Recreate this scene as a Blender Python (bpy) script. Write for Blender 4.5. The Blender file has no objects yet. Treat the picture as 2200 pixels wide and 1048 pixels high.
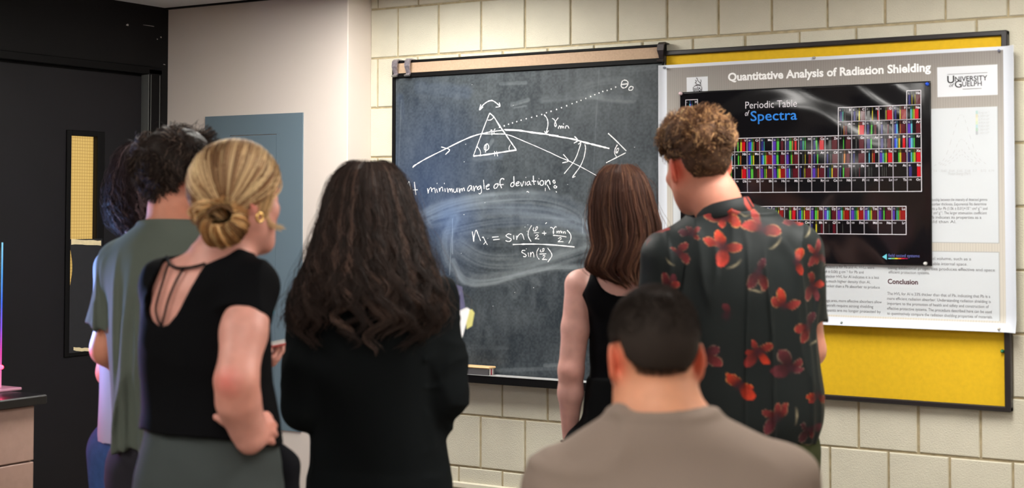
import bpy, math, random
import numpy as np
from mathutils import Matrix, Vector

random.seed(7)
RNG = np.random.default_rng(11)
SC = bpy.context.scene
COL = SC.collection

# ------------------------------------------------------------------ camera
YAW, PITCH, ROLL = 0.5606, 0.0357, 0.0012
CAM = np.array([3.6762, -4.9779, 1.504])
FPX, CX, CY = 3267.3, 1100.0, 339.0


def _rot(yaw, pitch, roll):
    cy, sy = math.cos(yaw), math.sin(yaw)
    r = np.array([cy, sy, 0.0]); f = np.array([-sy, cy, 0.0]); u = np.array([0, 0, 1.0])
    cp, sp = math.cos(pitch), math.sin(pitch)
    f2 = f * cp + u * sp; u2 = u * cp - f * sp
    cr, sr = math.cos(roll), math.sin(roll)
    return np.stack([r * cr + u2 * sr, -(u2 * cr - r * sr), f2])


ROT = _rot(YAW, PITCH, ROLL)
cam_data = bpy.data.cameras.new('camera')
cam = bpy.data.objects.new('camera', cam_data)
COL.objects.link(cam)
m = Matrix.Identity(4)
for i in range(3):
    m[i][0] = ROT[0][i]; m[i][1] = -ROT[1][i]; m[i][2] = -ROT[2][i]; m[i][3] = CAM[i]
cam.matrix_world = m
cam_data.sensor_fit = 'HORIZONTAL'
cam_data.sensor_width = 36.0
cam_data.lens = FPX * 36.0 / 2200.0
cam_data.shift_y = (CY - 524.0) / 2200.0
cam_data.clip_start = 0.05
cam_data.dof.use_dof = True
cam_data.dof.focus_distance = 6.1
cam_data.dof.aperture_fstop = 3.0
SC.camera = cam

# ------------------------------------------------------------------ world, exposure
W = bpy.data.worlds.new('world'); SC.world = W
W.use_nodes = True
W.node_tree.nodes['Background'].inputs[0].default_value = (0.8, 0.82, 0.9, 1)
W.node_tree.nodes['Background'].inputs[1].default_value = 0.05
SC.view_settings.view_transform = 'Standard'
SC.view_settings.look = 'None'
SC.view_settings.exposure = 0.0
SC.view_settings.gamma = 1.0
SC.view_settings.use_curve_mapping = False
LAMP_POWER = 14.5            # emission of the ceiling fixtures' diffusers
ROOM_X0, ROOM_X1, ROOM_Y0, CEIL_Z = -1.136, 5.4, -8.6, 2.395


# ------------------------------------------------------------------ projection helpers (pixel of the photo -> place in the room)
def ray(x, y):
    return ROT.T @ np.array([(x - CX) / FPX, (y - CY) / FPX, 1.0])


def ony(x, y, Y=0.0):
    d = ray(x, y)
    return CAM + d * ((Y - CAM[1]) / d[1])


def onx(x, y, X):
    d = ray(x, y)
    return CAM + d * ((X - CAM[0]) / d[0])


# ------------------------------------------------------------------ materials
def lin(r, g=None, b=None):
    if g is None:
        r, g, b = r
    o = []
    for c in (r, g, b):
        c = c / 255.0
        o.append(c / 12.92 if c <= 0.04045 else ((c + 0.055) / 1.055) ** 2.4)
    return (o[0], o[1], o[2], 1.0)


def mat(name, col=(128, 128, 128), rough=0.5, metal=0.0, var=None, bump=None, attr=None, emit=None, spec=None,
        sss=0.0, sheen=0.0, trans=0.0, ior=None, aniso=None):
    """Principled material; var=(noise scale, amount), bump=(scale, strength, distance[, detail]); attr = colour attribute."""
    M = bpy.data.materials.new(name); M.use_nodes = True
    nt = M.node_tree; N = nt.nodes; L = nt.links
    b = N['Principled BSDF']
    b.inputs['Base Color'].default_value = lin(col)
    b.inputs['Roughness'].default_value = rough
    b.inputs['Metallic'].default_value = metal
    if spec is not None: b.inputs['Specular IOR Level'].default_value = spec
    if ior: b.inputs['IOR'].default_value = ior
    if sss:
        b.inputs['Subsurface Weight'].default_value = sss
        b.inputs['Subsurface Radius'].default_value = (0.010, 0.0035, 0.002)
        b.inputs['Subsurface Scale'].default_value = 1.0
    if sheen: b.inputs['Sheen Weight'].default_value = sheen; b.inputs['Sheen Roughness'].default_value = 0.6
    if trans: b.inputs['Transmission Weight'].default_value = trans
    src = None
    if attr:
        a = N.new('ShaderNodeAttribute'); a.attribute_name = attr; src = a.outputs['Color']
        L.new(src, b.inputs['Base Color'])
    tc = None
    if var or bump:
        tc = N.new('ShaderNodeTexCoord')
    if var:
        n = N.new('ShaderNodeTexNoise'); n.inputs['Scale'].default_value = var[0]; n.inputs['Detail'].default_value = 5
        L.new(tc.outputs['Object'], n.inputs['Vector'])
        mr = N.new('ShaderNodeMapRange'); mr.inputs['From Min'].default_value = 0.3; mr.inputs['From Max'].default_value = 0.7
        mr.inputs['To Min'].default_value = 1 - var[1]; mr.inputs['To Max'].default_value = 1 + var[1]
        L.new(n.outputs['Fac'], mr.inputs['Value'])
        mx = N.new('ShaderNodeMix'); mx.data_type = 'RGBA'; mx.blend_type = 'MULTIPLY'; mx.inputs[0].default_value = 1
        if src: L.new(src, mx.inputs[6])
        else: mx.inputs[6].default_value = lin(col)
        L.new(mr.outputs['Result'], mx.inputs[7])
        L.new(mx.outputs[2], b.inputs['Base Color'])
    if bump:
        n2 = N.new('ShaderNodeTexNoise'); n2.inputs['Scale'].default_value = bump[0]
        n2.inputs['Detail'].default_value = bump[3] if len(bump) > 3 else 4
        L.new(tc.outputs['Object'], n2.inputs['Vector'])
        bp = N.new('ShaderNodeBump'); bp.inputs['Strength'].default_value = bump[1]; bp.inputs['Distance'].default_value = bump[2]
        L.new(n2.outputs['Fac'], bp.inputs['Height']); L.new(bp.outputs['Normal'], b.inputs['Normal'])
    if emit:
        b.inputs['Emission Color'].default_value = lin(emit[0]); b.inputs['Emission Strength'].default_value = emit[1]
    return M


# ------------------------------------------------------------------ object helpers
def tag(o, label=None, cat=None, group=None, kind=None):
    if label: o['label'] = label
    if cat: o['category'] = cat
    if group: o['group'] = group
    if kind: o['kind'] = kind
    return o


def empty(name, loc, label, cat, group=None, rz=0.0):
    o = bpy.data.objects.new(name, None); COL.objects.link(o)
    o.location = loc; o.rotation_euler = (0, 0, rz); o.empty_display_size = 0.05
    return tag(o, label, cat, group)


class MB:
    """collects shapes, then becomes one mesh object"""
    def __init__(s):
        s.v = []; s.f = []; s.mi = []; s.c = []; s.n = 0

    def raw(s, v, f, mi=0, col=None):
        v = np.asarray(v, float)
        s.v.append(v)
        for q in f: s.f.append([int(i) + s.n for i in q]); s.mi.append(mi)
        s.c.append(np.tile(np.array(col if col is not None else (1, 1, 1, 1), float), (len(v), 1)))
        s.n += len(v)

    def box(s, lo, hi, bev=0.0, mi=0, col=None):
        lo = np.array(lo, float); hi = np.array(hi, float)
        if bev <= 0:
            v = [(x, y, z) for x in (lo[0], hi[0]) for y in (lo[1], hi[1]) for z in (lo[2], hi[2])]
            f = [(0, 1, 3, 2), (4, 6, 7, 5), (0, 4, 5, 1), (2, 3, 7, 6), (0, 2, 6, 4), (1, 5, 7, 3)]
            s.raw(v, f, mi, col); return
        b = min(bev, 0.49 * (hi - lo).min())
        idx = {}; v = []
        for sx in (0, 1):
            for sy in (0, 1):
                for sz in (0, 1):
                    c = [hi[k] if t else lo[k] for k, t in enumerate((sx, sy, sz))]
                    for ax in range(3):
                        p = list(c)
                        for k, t in enumerate((sx, sy, sz)):
                            if k != ax: p[k] += -b if t else b
                        idx[(sx, sy, sz, ax)] = len(v); v.append(p)
        f = []
        for ax in range(3):
            o1, o2 = [k for k in range(3) if k != ax]
            for t in (0, 1):
                q = []
                for a, c in ((0, 0), (1, 0), (1, 1), (0, 1)):
                    k = [0, 0, 0]; k[ax] = t; k[o1] = a; k[o2] = c
                    q.append(idx[(*k, ax)])
                if (t == 1) != (ax != 1): q.reverse()
                f.append(q)
            for a in (0, 1):
                for c in (0, 1):
                    k0 = [0, 0, 0]; k0[o1] = a; k0[o2] = c; k1 = list(k0); k1[ax] = 1
                    f.append([idx[(*k0, o1)], idx[(*k1, o1)], idx[(*k1, o2)], idx[(*k0, o2)]])
        for sx in (0, 1):
            for sy in (0, 1):
                for sz in (0, 1):
                    f.append([idx[(sx, sy, sz, 0)], idx[(sx, sy, sz, 1)], idx[(sx, sy, sz, 2)]])
        s.raw(v, f, mi, col)

    def tube(s, path, r, n=8, mi=0, col=None, cap=True):
        P = np.asarray(path, float); m_ = len(P)
        R = np.full(m_, r, float) if np.isscalar(r) else np.asarray(r, float)
        T = np.gradient(P, axis=0); T /= np.linalg.norm(T, axis=1)[:, None] + 1e-12
        ref = np.array([0, 0, 1.0]) if abs(T[0][2]) < 0.9 else np.array([1.0, 0, 0])
        V = []
        u = np.cross(T[0], ref); u /= np.linalg.norm(u)
        for i in range(m_):
            u = u - T[i] * (u @ T[i]); u /= np.linalg.norm(u) + 1e-12
            w = np.cross(T[i], u)
            for k in range(n):
                a = 2 * math.pi * k / n
                V.append(P[i] + R[i] * (math.cos(a) * u + math.sin(a) * w))
        F = [(i * n + k, i * n + (k + 1) % n, (i + 1) * n + (k + 1) % n, (i + 1) * n + k) for i in range(m_ - 1) for k in range(n)]
        if cap: F += [tuple(range(n))[::-1], tuple((m_ - 1) * n + k for k in range(n))]
        s.raw(V, F, mi, col)

    def lathe(s, prof, c, axis='z', n=20, mi=0, col=None):
        V = []; c = np.array(c, float)
        for r, h in prof:
            for k in range(n):
                a = 2 * math.pi * k / n
                p = (r * math.cos(a), r * math.sin(a), h)
                if axis == 'y': p = (p[0], -p[2], p[1])
                if axis == 'x': p = (p[2], p[0], p[1])
                V.append(c + np.array(p))
        m_ = len(prof)
        F = [(i * n + k, i * n + (k + 1) % n, (i + 1) * n + (k + 1) % n, (i + 1) * n + k) for i in range(m_ - 1) for k in range(n)]
        F += [tuple(range(n))[::-1], tuple((m_ - 1) * n + k for k in range(n))]
        s.raw(V, F, mi, col)

    def build(s, name, mats, parent=None, smooth=False, attr=False):
        me = bpy.data.meshes.new(name)
        V = np.concatenate(s.v) if s.v else np.zeros((0, 3))
        me.from_pydata(V.tolist(), [], s.f)
        for q in (mats if isinstance(mats, (list, tuple)) else [mats]): me.materials.append(q)
        me.polygons.foreach_set('material_index', s.mi)
        if attr:
            a = me.color_attributes.new('Col', 'FLOAT_COLOR', 'POINT')
            a.data.foreach_set('color', np.concatenate(s.c).astype(np.float32).ravel())
        if smooth: me.polygons.foreach_set('use_smooth', [True] * len(s.f))
        me.update()
        if len(s.f) < 60000:
            import bmesh
            bm = bmesh.new(); bm.from_mesh(me); bmesh.ops.recalc_face_normals(bm, faces=bm.faces); bm.to_mesh(me); bm.free()
        o = bpy.data.objects.new(name, me); COL.objects.link(o)
        if parent is not None:
            o.parent = parent
            o.matrix_parent_inverse = Matrix.Identity(4)
        return o


def off(mb, d):
    d = np.array(d, float)
    for v in mb.v: v -= d
    return mb


def part(name, mb, m_, parent, smooth=False, attr=False, label=None):
    """a part of PARENT built in world coordinates: the mesh is moved into the parent's frame (translation only)"""
    off(mb, parent.location)
    o = mb.build(name, m_, parent, smooth, attr)
    if label: o['label'] = label
    return o


def subpart(name, mb, m_, parent, root, smooth=False, attr=False):
    off(mb, root.location)
    return mb.build(name, m_, parent, smooth, attr)


def grid_mesh(xs, zs, yfun, colfun, name, m_, parent, thick=0.0):
    """a sheet in the x-z plane (y = yfun(X,Z)) with a colour attribute, facing -y"""
    X, Z = np.meshgrid(xs, zs, indexing='ij')
    Y = yfun(X, Z)
    nx, nz = X.shape
    V = np.stack([X, Y, Z], -1).reshape(-1, 3) - np.array(parent.location)
    I = np.arange(nx * nz).reshape(nx, nz)
    Q = np.stack([I[:-1, :-1], I[1:, :-1], I[1:, 1:], I[:-1, 1:]], -1).reshape(-1, 4)
    C = colfun(X, Z).reshape(-1, 4)
    if thick > 0:
        n0 = len(V)
        V = np.concatenate([V, V + np.array([0, thick, 0])]); C = np.concatenate([C, C])
        Q2 = Q[:, ::-1] + n0
        ring = np.concatenate([I[:, 0], I[-1, 1:], I[-2::-1, -1], I[0, -2:0:-1]])
        rn = np.roll(ring, -1)
        Q = np.concatenate([Q, Q2, np.stack([ring + n0, rn + n0, rn, ring], -1)])
    return np_mesh(name, V, Q, m_, parent, C)


def np_mesh(name, V, Q, m_, parent=None, C=None, smooth=True):
    me = bpy.data.meshes.new(name)
    k = Q.shape[1]
    me.vertices.add(len(V)); me.vertices.foreach_set('co', np.ascontiguousarray(V, np.float32).ravel())
    me.loops.add(Q.size); me.loops.foreach_set('vertex_index', np.ascontiguousarray(Q, np.int32).ravel())
    me.polygons.add(len(Q))
    me.polygons.foreach_set('loop_start', np.arange(0, Q.size, k, dtype=np.int32))
    me.update(calc_edges=True)
    me.polygons.foreach_set('use_smooth', np.full(len(Q), smooth, bool))
    me.materials.append(m_)
    if C is not None:
        a = me.color_attributes.new('Col', 'FLOAT_COLOR', 'POINT')
        a.data.foreach_set('color', np.ascontiguousarray(C, np.float32).ravel())
    me.validate()
    o = bpy.data.objects.new(name, me); COL.objects.link(o)
    if parent is not None: o.parent = parent
    return o


def text_verts(body, bold=0.0, shear=0.0, spacing=1.0):
    """outline text turned into flat polygons: (verts 2-D, faces)"""
    cu = bpy.data.curves.new('t', 'FONT'); cu.body = body; cu.offset = bold; cu.shear = shear; cu.space_character = spacing
    cu.resolution_u = 3
    ob = bpy.data.objects.new('t', cu); COL.objects.link(ob)
    me = bpy.data.meshes.new_from_object(ob)
    V = np.array([v.co[:2] for v in me.vertices]).reshape(-1, 2)
    F = [list(p.vertices) for p in me.polygons]
    bpy.data.objects.remove(ob); bpy.data.curves.remove(cu); bpy.data.meshes.remove(me)
    return V, F


def put_text(mb, body, x0, z0, width=None, height=None, yfun=None, col=None, bold=0.0, shear=0.0, spacing=1.0, right=False, mi=0):
    """text lying in the x-z plane: left end x0, baseline z0; size by width or by cap height"""
    V, F = text_verts(body, bold, shear, spacing)
    if not len(V): return
    V[:, 0] -= V[:, 0].min()
    sx = width / max(V[:, 0].max(), 1e-6) if width else None
    sz = height / 0.73 if height else sx
    if sx is None: sx = sz
    X = V[:, 0] * sx; Z = V[:, 1] * sz
    X = X + (x0 - X.max() if right else x0); Z = Z + z0
    Y = yfun(X, Z)
    mb.raw(np.stack([X, Y, Z], -1), F, mi, col)


def vnoise(P, f, seed=0):
    """smooth value noise in [-1,1] at points P (n,3)"""
    p = P * f + seed * 17.31
    i = np.floor(p).astype(np.int64); t = p - i; t = t * t * (3 - 2 * t)

    def h(a, b, c):
        n = (a * 374761393 + b * 668265263 + c * 2147483647 + seed * 1274126177) & 0x7fffffff
        n = ((n ^ (n >> 13)) * 1274126177) & 0x7fffffff
        n = (n ^ (n >> 16)) & 0xffff
        return n / 32767.5 - 1.0
    r = 0
    for a in (0, 1):
        wa = t[:, 0] if a else 1 - t[:, 0]
        for b in (0, 1):
            wb = t[:, 1] if b else 1 - t[:, 1]
            for c in (0, 1):
                wc = t[:, 2] if c else 1 - t[:, 2]
                r = r + wa * wb * wc * h(i[:, 0] + a, i[:, 1] + b, i[:, 2] + c)
    return r
# ================================================================== THE ROOM
M_BLOCK = mat('painted_block', (209, 204, 185), 0.62, var=(9, 0.04), bump=(230, 0.6, 0.0035, 4))
M_JOINT = mat('block_joint', (178, 164, 132), 0.8, var=(40, 0.2), bump=(180, 0.5, 0.003))
M_PLASTER = mat('cream_plaster', (220, 209, 200), 0.6, bump=(260, 0.12, 0.0006))
M_BLACK = mat('black_wall_paint', (12, 11, 12), 0.65, spec=.2, var=(5, 0.15), bump=(300, 0.15, 0.0006))
M_DOOR = mat('black_door_paint', (19, 17, 21), 0.6, spec=.25, var=(4, 0.12), bump=(400, 0.12, 0.0004))
M_FRAME_BLK = mat('black_frame', (9, 8, 9), 0.6, spec=.15)
M_CEIL = mat('ceiling_tile', (212, 214, 216), 0.85, bump=(220, 0.3, 0.002))
M_FLOOR = mat('vinyl_floor', (128, 120, 110), 0.4, var=(14, 0.1))
M_WHITE = mat('white_paint', (225, 225, 220), 0.5)
M_STEEL = mat('steel', (190, 188, 186), 0.32, 0.9)
M_DARKSTEEL = mat('dark_steel', (70, 66, 66), 0.35, 0.8)
M_TAPE = mat('masking_tape', (216, 200, 160), 0.7, var=(60, 0.08))

BH = 0.2032          # block course
L0 = 2.1336          # a bed joint

# floor and ceiling
b = MB(); b.box((ROOM_X0 - .1, ROOM_Y0, -0.08), (ROOM_X1, 0.15, 0.0))
tag(b.build('floor', M_FLOOR), kind='structure')
b = MB(); b.box((ROOM_X0 - .1, ROOM_Y0, CEIL_Z), (ROOM_X1, 0.15, CEIL_Z + .06))
tag(b.build('ceiling', M_CEIL), kind='structure')

# back wall of painted concrete block: the joints are real grooves
b = MB()
x0w, x1w = -0.137, ROOM_X1
b.box((x0w, 0.006, 0.0), (x1w, 0.15, CEIL_Z), mi=1)
nrow = 12
for r in range(-2, nrow):
    zt = L0 - r * BH; zb = zt - BH
    ph = 0.0 if r % 2 == 1 else 0.5
    for c in range(-2, 30):
        xa = (c - 0.5 + ph + 0.5) * 0.203; xb = xa + 0.203
        xa += RNG.normal(0, .0007); xb += RNG.normal(0, .0007)
        lo = [max(xa + .0036, x0w), zb + .0036 + RNG.normal(0, .0006)]; hi = [min(xb - .0036, x1w), zt - .0036 + RNG.normal(0, .0006)]
        lo[1] = max(lo[1], 0.0); hi[1] = min(hi[1], CEIL_Z)
        if hi[0] - lo[0] < .02 or hi[1] - lo[1] < .02: continue
        y = RNG.normal(0, .0005); e = .0032
        V = [(lo[0], .0061, lo[1]), (hi[0], .0061, lo[1]), (hi[0], .0061, hi[1]), (lo[0], .0061, hi[1]),
             (lo[0] + e * .3, .002 + y, lo[1] + e * .3), (hi[0] - e * .3, .002 + y, lo[1] + e * .3), (hi[0] - e * .3, .002 + y, hi[1] - e * .3), (lo[0] + e * .3, .002 + y, hi[1] - e * .3),
             (lo[0] + e, y, lo[1] + e), (hi[0] - e, y, lo[1] + e), (hi[0] - e, y, hi[1] - e), (lo[0] + e, y, hi[1] - e)]
        F = [(8, 9, 10, 11)]
        for k in range(4):
            j = (k + 1) % 4
            F += [(k, j, 4 + j, 4 + k), (4 + k, 4 + j, 8 + j, 8 + k)]
        b.raw(V, F, 0)
tag(b.build('wall_back', [M_BLOCK, M_JOINT]), kind='structure')

# plastered chase that stands 15 cm proud of the block wall
b = MB(); b.box((ROOM_X0 - .05, -0.15, 0.0), (-0.137, 0.15, CEIL_Z), bev=.003)
tag(b.build('wall_plaster', M_PLASTER), kind='structure')
b = MB(); b.box((ROOM_X0, -0.172, CEIL_Z - .006), (-0.13, -0.15, CEIL_Z))
b.box((-0.137, -0.172, CEIL_Z - .006), (-0.115, 0, CEIL_Z))
tag(b.build('trim_1', M_FRAME_BLK), kind='structure')
# black left wall with an opening for the door (door runs y -1.21 .. -0.31)
DX = ROOM_X0
b = MB()
DY0, DY1, DZ1 = -1.225, -0.295, 2.085
b.box((DX - .1, ROOM_Y0, 0), (DX, DY0 - .05, CEIL_Z)); b.box((DX - .1, DY1 + .05, 0), (DX, -0.15, CEIL_Z))
b.box((DX - .1, DY0 - .05, DZ1 + .035), (DX, DY1 + .05, CEIL_Z))
# scuffs and chips of bare plaster in the black paint
for (px, py, w, h) in ((104, 124, 9, 4), (270, 50, 8, 7), (299, 53, 40, 4), (336, 82, 4, 4), (344, 78, 4, 4), (350, 137, 6, 3)):
    p = onx(px, py, DX + .0006); q = onx(px + w, py + h, DX + .0006)
    k = 7; V = []
    cy_, cz_ = (p[1] + q[1]) / 2, (p[2] + q[2]) / 2; hy, hz = abs(q[1] - p[1]) / 2, abs(p[2] - q[2]) / 2
    for i in range(k):
        a = 2 * math.pi * i / k; rr = RNG.uniform(.5, 1.0)
        V.append((DX + .0006, cy_ + hy * rr * math.cos(a), cz_ + hz * rr * math.sin(a)))
    b.raw(V, [tuple(range(k))], 1)
tag(b.build('wall_left', [M_BLACK, mat('bare_plaster', (176, 172, 168), 0.8)]), kind='structure')
b = MB(); b.box((ROOM_X1, ROOM_Y0, 0), (ROOM_X1 + .1, 0.15, CEIL_Z)); tag(b.build('wall_right', M_PLASTER), kind='structure')
b = MB(); b.box((ROOM_X0 - .1, ROOM_Y0 - .1, 0), (ROOM_X1 + .1, ROOM_Y0, CEIL_Z)); tag(b.build('wall_rear', M_PLASTER), kind='structure')

# the black door: leaf with a narrow wired window, frame, weather strip
door = empty('door_1', (DX - .02, (DY0 + DY1) / 2, 0), 'black door with a narrow yellow-lit window in the black left wall', 'door')
tag(door, kind='structure')
wy0, wy1, wz0, wz1 = onx(155, 400, DX)[1], onx(211, 400, DX)[1], 0.945, 1.815
b = MB()
xa, xb = DX - .055, DX - .012
b.box((xa, DY0, .004), (xb, wy0, DZ1)); b.box((xa, wy1, .004), (xb, DY1, DZ1))
b.box((xa, wy0, .004), (xb, wy1, wz0)); b.box((xa, wy0, wz1), (xb, wy1, DZ1))
part('leaf', b, M_DOOR, door)
b = MB()
for (y0, y1, z0, z1) in ((wy0 - .024, wy0, wz0 - .03, wz1 + .022), (wy1, wy1 + .040, wz0 - .03, wz1 + .022), (wy0, wy1, wz1, wz1 + .022), (wy0, wy1, wz0 - .03, wz0)):
    b.box((DX - .014, y0, z0), (DX - .004, y1, z1), bev=.002)
part('window_bead', b, M_FRAME_BLK, door)
# wired glass
M_GLASS = bpy.data.materials.new('lit_wired_glass'); M_GLASS.use_nodes = True
nt = M_GLASS.node_tree; N = nt.nodes; L = nt.links; bs = N['Principled BSDF']
tcn = N.new('ShaderNodeTexCoord'); sep = N.new('ShaderNodeSeparateXYZ'); L.new(tcn.outputs['Object'], sep.inputs[0])
facs = []
for ax in ('Y', 'Z'):
    mm = N.new('ShaderNodeMath'); mm.operation = 'PINGPONG'; mm.inputs[1].default_value = .0066; L.new(sep.outputs[ax], mm.inputs[0])
    lt = N.new('ShaderNodeMath'); lt.operation = 'LESS_THAN'; lt.inputs[1].default_value = .0009; L.new(mm.outputs[0], lt.inputs[0]); facs.append(lt)
mxm = N.new('ShaderNodeMath'); mxm.operation = 'MAXIMUM'; L.new(facs[0].outputs[0], mxm.inputs[0]); L.new(facs[1].outputs[0], mxm.inputs[1])
mixc = N.new('ShaderNodeMix'); mixc.data_type = 'RGBA'; L.new(mxm.outputs[0], mixc.inputs[0])
mixc.inputs[6].default_value = lin(238, 198, 112); mixc.inputs[7].default_value = lin(196, 150, 78)
L.new(mixc.outputs[2], bs.inputs['Emission Color']); bs.inputs['Emission Strength'].default_value = 0.8
bs.inputs['Base Color'].default_value = lin(60, 50, 30); bs.inputs['Roughness'].default_value = .12
b = MB(); b.box((DX - .038, wy0, wz0), (DX - .032, wy1, wz1)); part('window_pane', b, M_GLASS, door, label='yellow glowing wired glass')
b = MB()
fy0, fy1 = DY0 - .05, DY1 + .05
b.box((DX - .06, DY1, 0), (DX - .03, fy1, DZ1 + .035)); b.box((DX - .06, fy0, 0), (DX - .03, DY0, DZ1 + .035)); b.box((DX - .06, DY0, DZ1), (DX - .03, DY1, DZ1 + .035))
b.box((DX - .03, DY1 + .022, 0), (DX + .012, fy1 + .05, DZ1 + .035), bev=.003); b.box((DX - .03, fy0 - .05, 0), (DX + .012, DY0 - .022, DZ1 + .035), bev=.003)
b.box((DX - .03, fy0 - .05, DZ1 + .012), (DX + .012, fy1 + .05, DZ1 + .045), bev=.003)
part('door_frame', b, M_FRAME_BLK, door)
b = MB()
for px in (318, 323, 342):
    y = onx(px, 300, DX + .012)[1]
    b.box((DX - .03, y - .0016, 0.01), (DX + .0135, y + .0016, DZ1 + .01))
part('weather_strip', b, mat('grey_strip', (96, 98, 96), .45), door)
b = MB(); b.lathe([(.0, 0), (.026, 0), (.026, .006), (.010, .010), (.010, .04), (.024, .046), (.027, .058), (.02, .07), (.0, .072)], (DX - .012, DY0 + .07, 1.0), 'x')
part('door_knob', b, M_STEEL, door, smooth=True)

# black paper taped over the lower part of the door window
p0 = onx(151, 520, DX - .004)
pap = empty('black_paper', (DX - .003, (wy0 + wy1) / 2, 1.16), 'black paper sheet taped over the lower half of the door window', 'paper')
ya, yb, zt, zb = wy0 - .004, wy1 + .028, 1.392, .93
b = MB(); n = 22
V = []; F = []
for k, dx in enumerate((-.0031, -.0026)):
    for i in range(n + 1):
        for j in range(2):
            t = i / n; z = zt + (zb - zt) * t
            bow = .012 * math.sin(math.pi * (t - .08) / .34) * (1 - j) if .08 < t < .42 else 0
            V.append((DX + dx, (ya if j == 0 else yb) + bow, z))
for i in range(n):
    a = 2 * i; F.append((a, a + 1, a + 3, a + 2)); a += 2 * (n + 1); F.append((a, a + 2, a + 3, a + 1))
    for j in (0, 1): a = 2 * i + j; o_ = 2 * (n + 1); F.append((a, a + 2, a + 2 + o_, a + o_))
b.raw(V, F)
part('sheet', b, mat('black_sugar_paper', (26, 26, 31), .85, var=(30, .1)), pap)


def tape(px0, px1, py, h, slope):
    b = MB(); n = 9; V = []
    for i in range(n):
        t = i / (n - 1); p = onx(px0 + (px1 - px0) * t, py, DX - .0015)
        jz = RNG.normal(0, .0011, 2); zz = p[2] - slope * t
        V += [(DX - .0018, p[1], zz + h / 2 + jz[0]), (DX - .0018, p[1], zz - h / 2 + jz[1]), (DX - .0008, p[1], zz + h / 2 + jz[0]), (DX - .0008, p[1], zz - h / 2 + jz[1])]
    F = []
    for i in range(n - 1):
        a = 4 * i
        F += [(a, a + 4, a + 5, a + 1), (a + 2, a + 3, a + 7, a + 6), (a, a + 2, a + 6, a + 4), (a + 1, a + 5, a + 7, a + 3)]
    F += [(0, 1, 3, 2), (4 * n - 4, 4 * n - 2, 4 * n - 1, 4 * n - 3)]
    b.raw(V, F)
    part('tape_strip', b, M_TAPE, pap, label='cream masking tape')


tape(153, 217, 519, .019, .006)
tape(158, 206, 749, .014, .006)

# blue-grey service hatch on the plaster wall
YP = -0.15
q0, q1 = ony(443, 250, YP), ony(650, 924, YP)
hx0, hx1, hz0, hz1 = -0.907, -0.366, .608, 1.912
hatch = empty('service_panel', ((hx0 + hx1) / 2, YP, hz0), 'blue-grey metal service panel with an inset door on the cream plaster wall', 'service panel')
M_HATCH = mat('blue_grey_enamel', (106, 124, 136), .45, bump=(500, .1, .0004))
ix0, ix1, iz0, iz1 = -0.764, -0.506, .70, 1.828
b = MB()
for lo, hi in (((hx0, hz0), (ix0, hz1)), ((ix1, hz0), (hx1, hz1)), ((ix0, hz0), (ix1, iz0)), ((ix0, iz1), (ix1, hz1))):
    b.box((lo[0], YP - .006, lo[1]), (hi[0], YP, hi[1]))
part('panel_frame', b, M_HATCH, hatch)
b = MB(); g = .002; b.box((ix0 + g, YP - .0058, iz0 + g), (ix1 - g, YP - .001, iz1 - g * 1.6)); part('hatch_door', b, M_HATCH, hatch)
b = MB(); b.lathe([(0, 0), (.011, 0), (.011, .003), (.004, .0034), (0, .0034)], (ix0 + .03, YP - .0058, 1.1), 'y', 14)
part('lock', b, M_STEEL, hatch)

# cream wire channel that runs low along the block wall
zc = (ony(958, 1032)[2] + ony(958, 1042)[2]) / 2
b = MB(); b.box((-0.137, -.016, zc - .011), (ROOM_X1, 0, zc + .013), bev=.004)
tag(b.build('trim_2', mat('cream_channel', (226, 220, 198), .45)), kind='structure')
b = MB(); b.box((-0.137, -.012, 0), (ROOM_X1, 0, .1), bev=.004); b.box((ROOM_X0, -.162, 0), (-.137, -.15, .1), bev=.004)
tag(b.build('baseboard_back', mat('dark_rubber', (40, 38, 38), .6)), kind='structure')

# ceiling fixtures
M_DIFFW = mat('bright_lit_diffuser', (240, 240, 235), .6, emit=((255, 252, 245), LAMP_POWER * 1.6))
M_DIFFR = mat('lit_diffuser_right', (240, 240, 235), .6, emit=((255, 252, 246), LAMP_POWER * 1.4))
M_DIFF = mat('lit_diffuser', (240, 240, 235), .6, emit=((255, 252, 246), LAMP_POWER))
LAMPS = [(.36, -1.0), (2.5, -1.25), (4.6, -1.25), (.4, -3.9), (2.6, -3.9), (-.1, -6.2), (2.2, -6.2), (4.4, -6.2)]


def ceiling_light(x, y, label):
    o = empty('ceiling_light', (x, y, CEIL_Z), label, 'ceiling light', 'ceiling lights')
    b = MB(); a, c = .31, .62; t = .025
    for lo, hi in (((-a, -c), (a, -c + t)), ((-a, c - t), (a, c)), ((-a, -c + t), (-a + t, c - t)), ((a - t, -c + t), (a, c - t))):
        b.box((x + lo[0], y + lo[1], CEIL_Z - .022), (x + hi[0], y + hi[1], CEIL_Z), bev=.002)
    part('frame', b, M_WHITE, o)
    b = MB(); b.box((x - a + t, y - c + t, CEIL_Z - .014), (x + a - t, y + c - t, CEIL_Z - .004)); part('diffuser', b, M_DIFFW if x == .36 else M_DIFFR if x == 2.5 else M_DIFF, o)


for x, y in LAMPS:
    ceiling_light(x, y, 'rectangular white fluorescent ceiling light, out of the frame overhead')
# ================================================================== CHALKBOARD
YB = -0.022                                     # writing surface
bx0, bx1, bz0, bz1 = -0.005, 1.2175, 0.845, 2.115
board = empty('chalkboard', ((bx0 + bx1) / 2, 0, bz0), 'dark chalkboard with white prism diagram and formulas on the block wall', 'chalkboard')


def wpt(px, py): return ony(px, py, YB)[[0, 2]]


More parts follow.
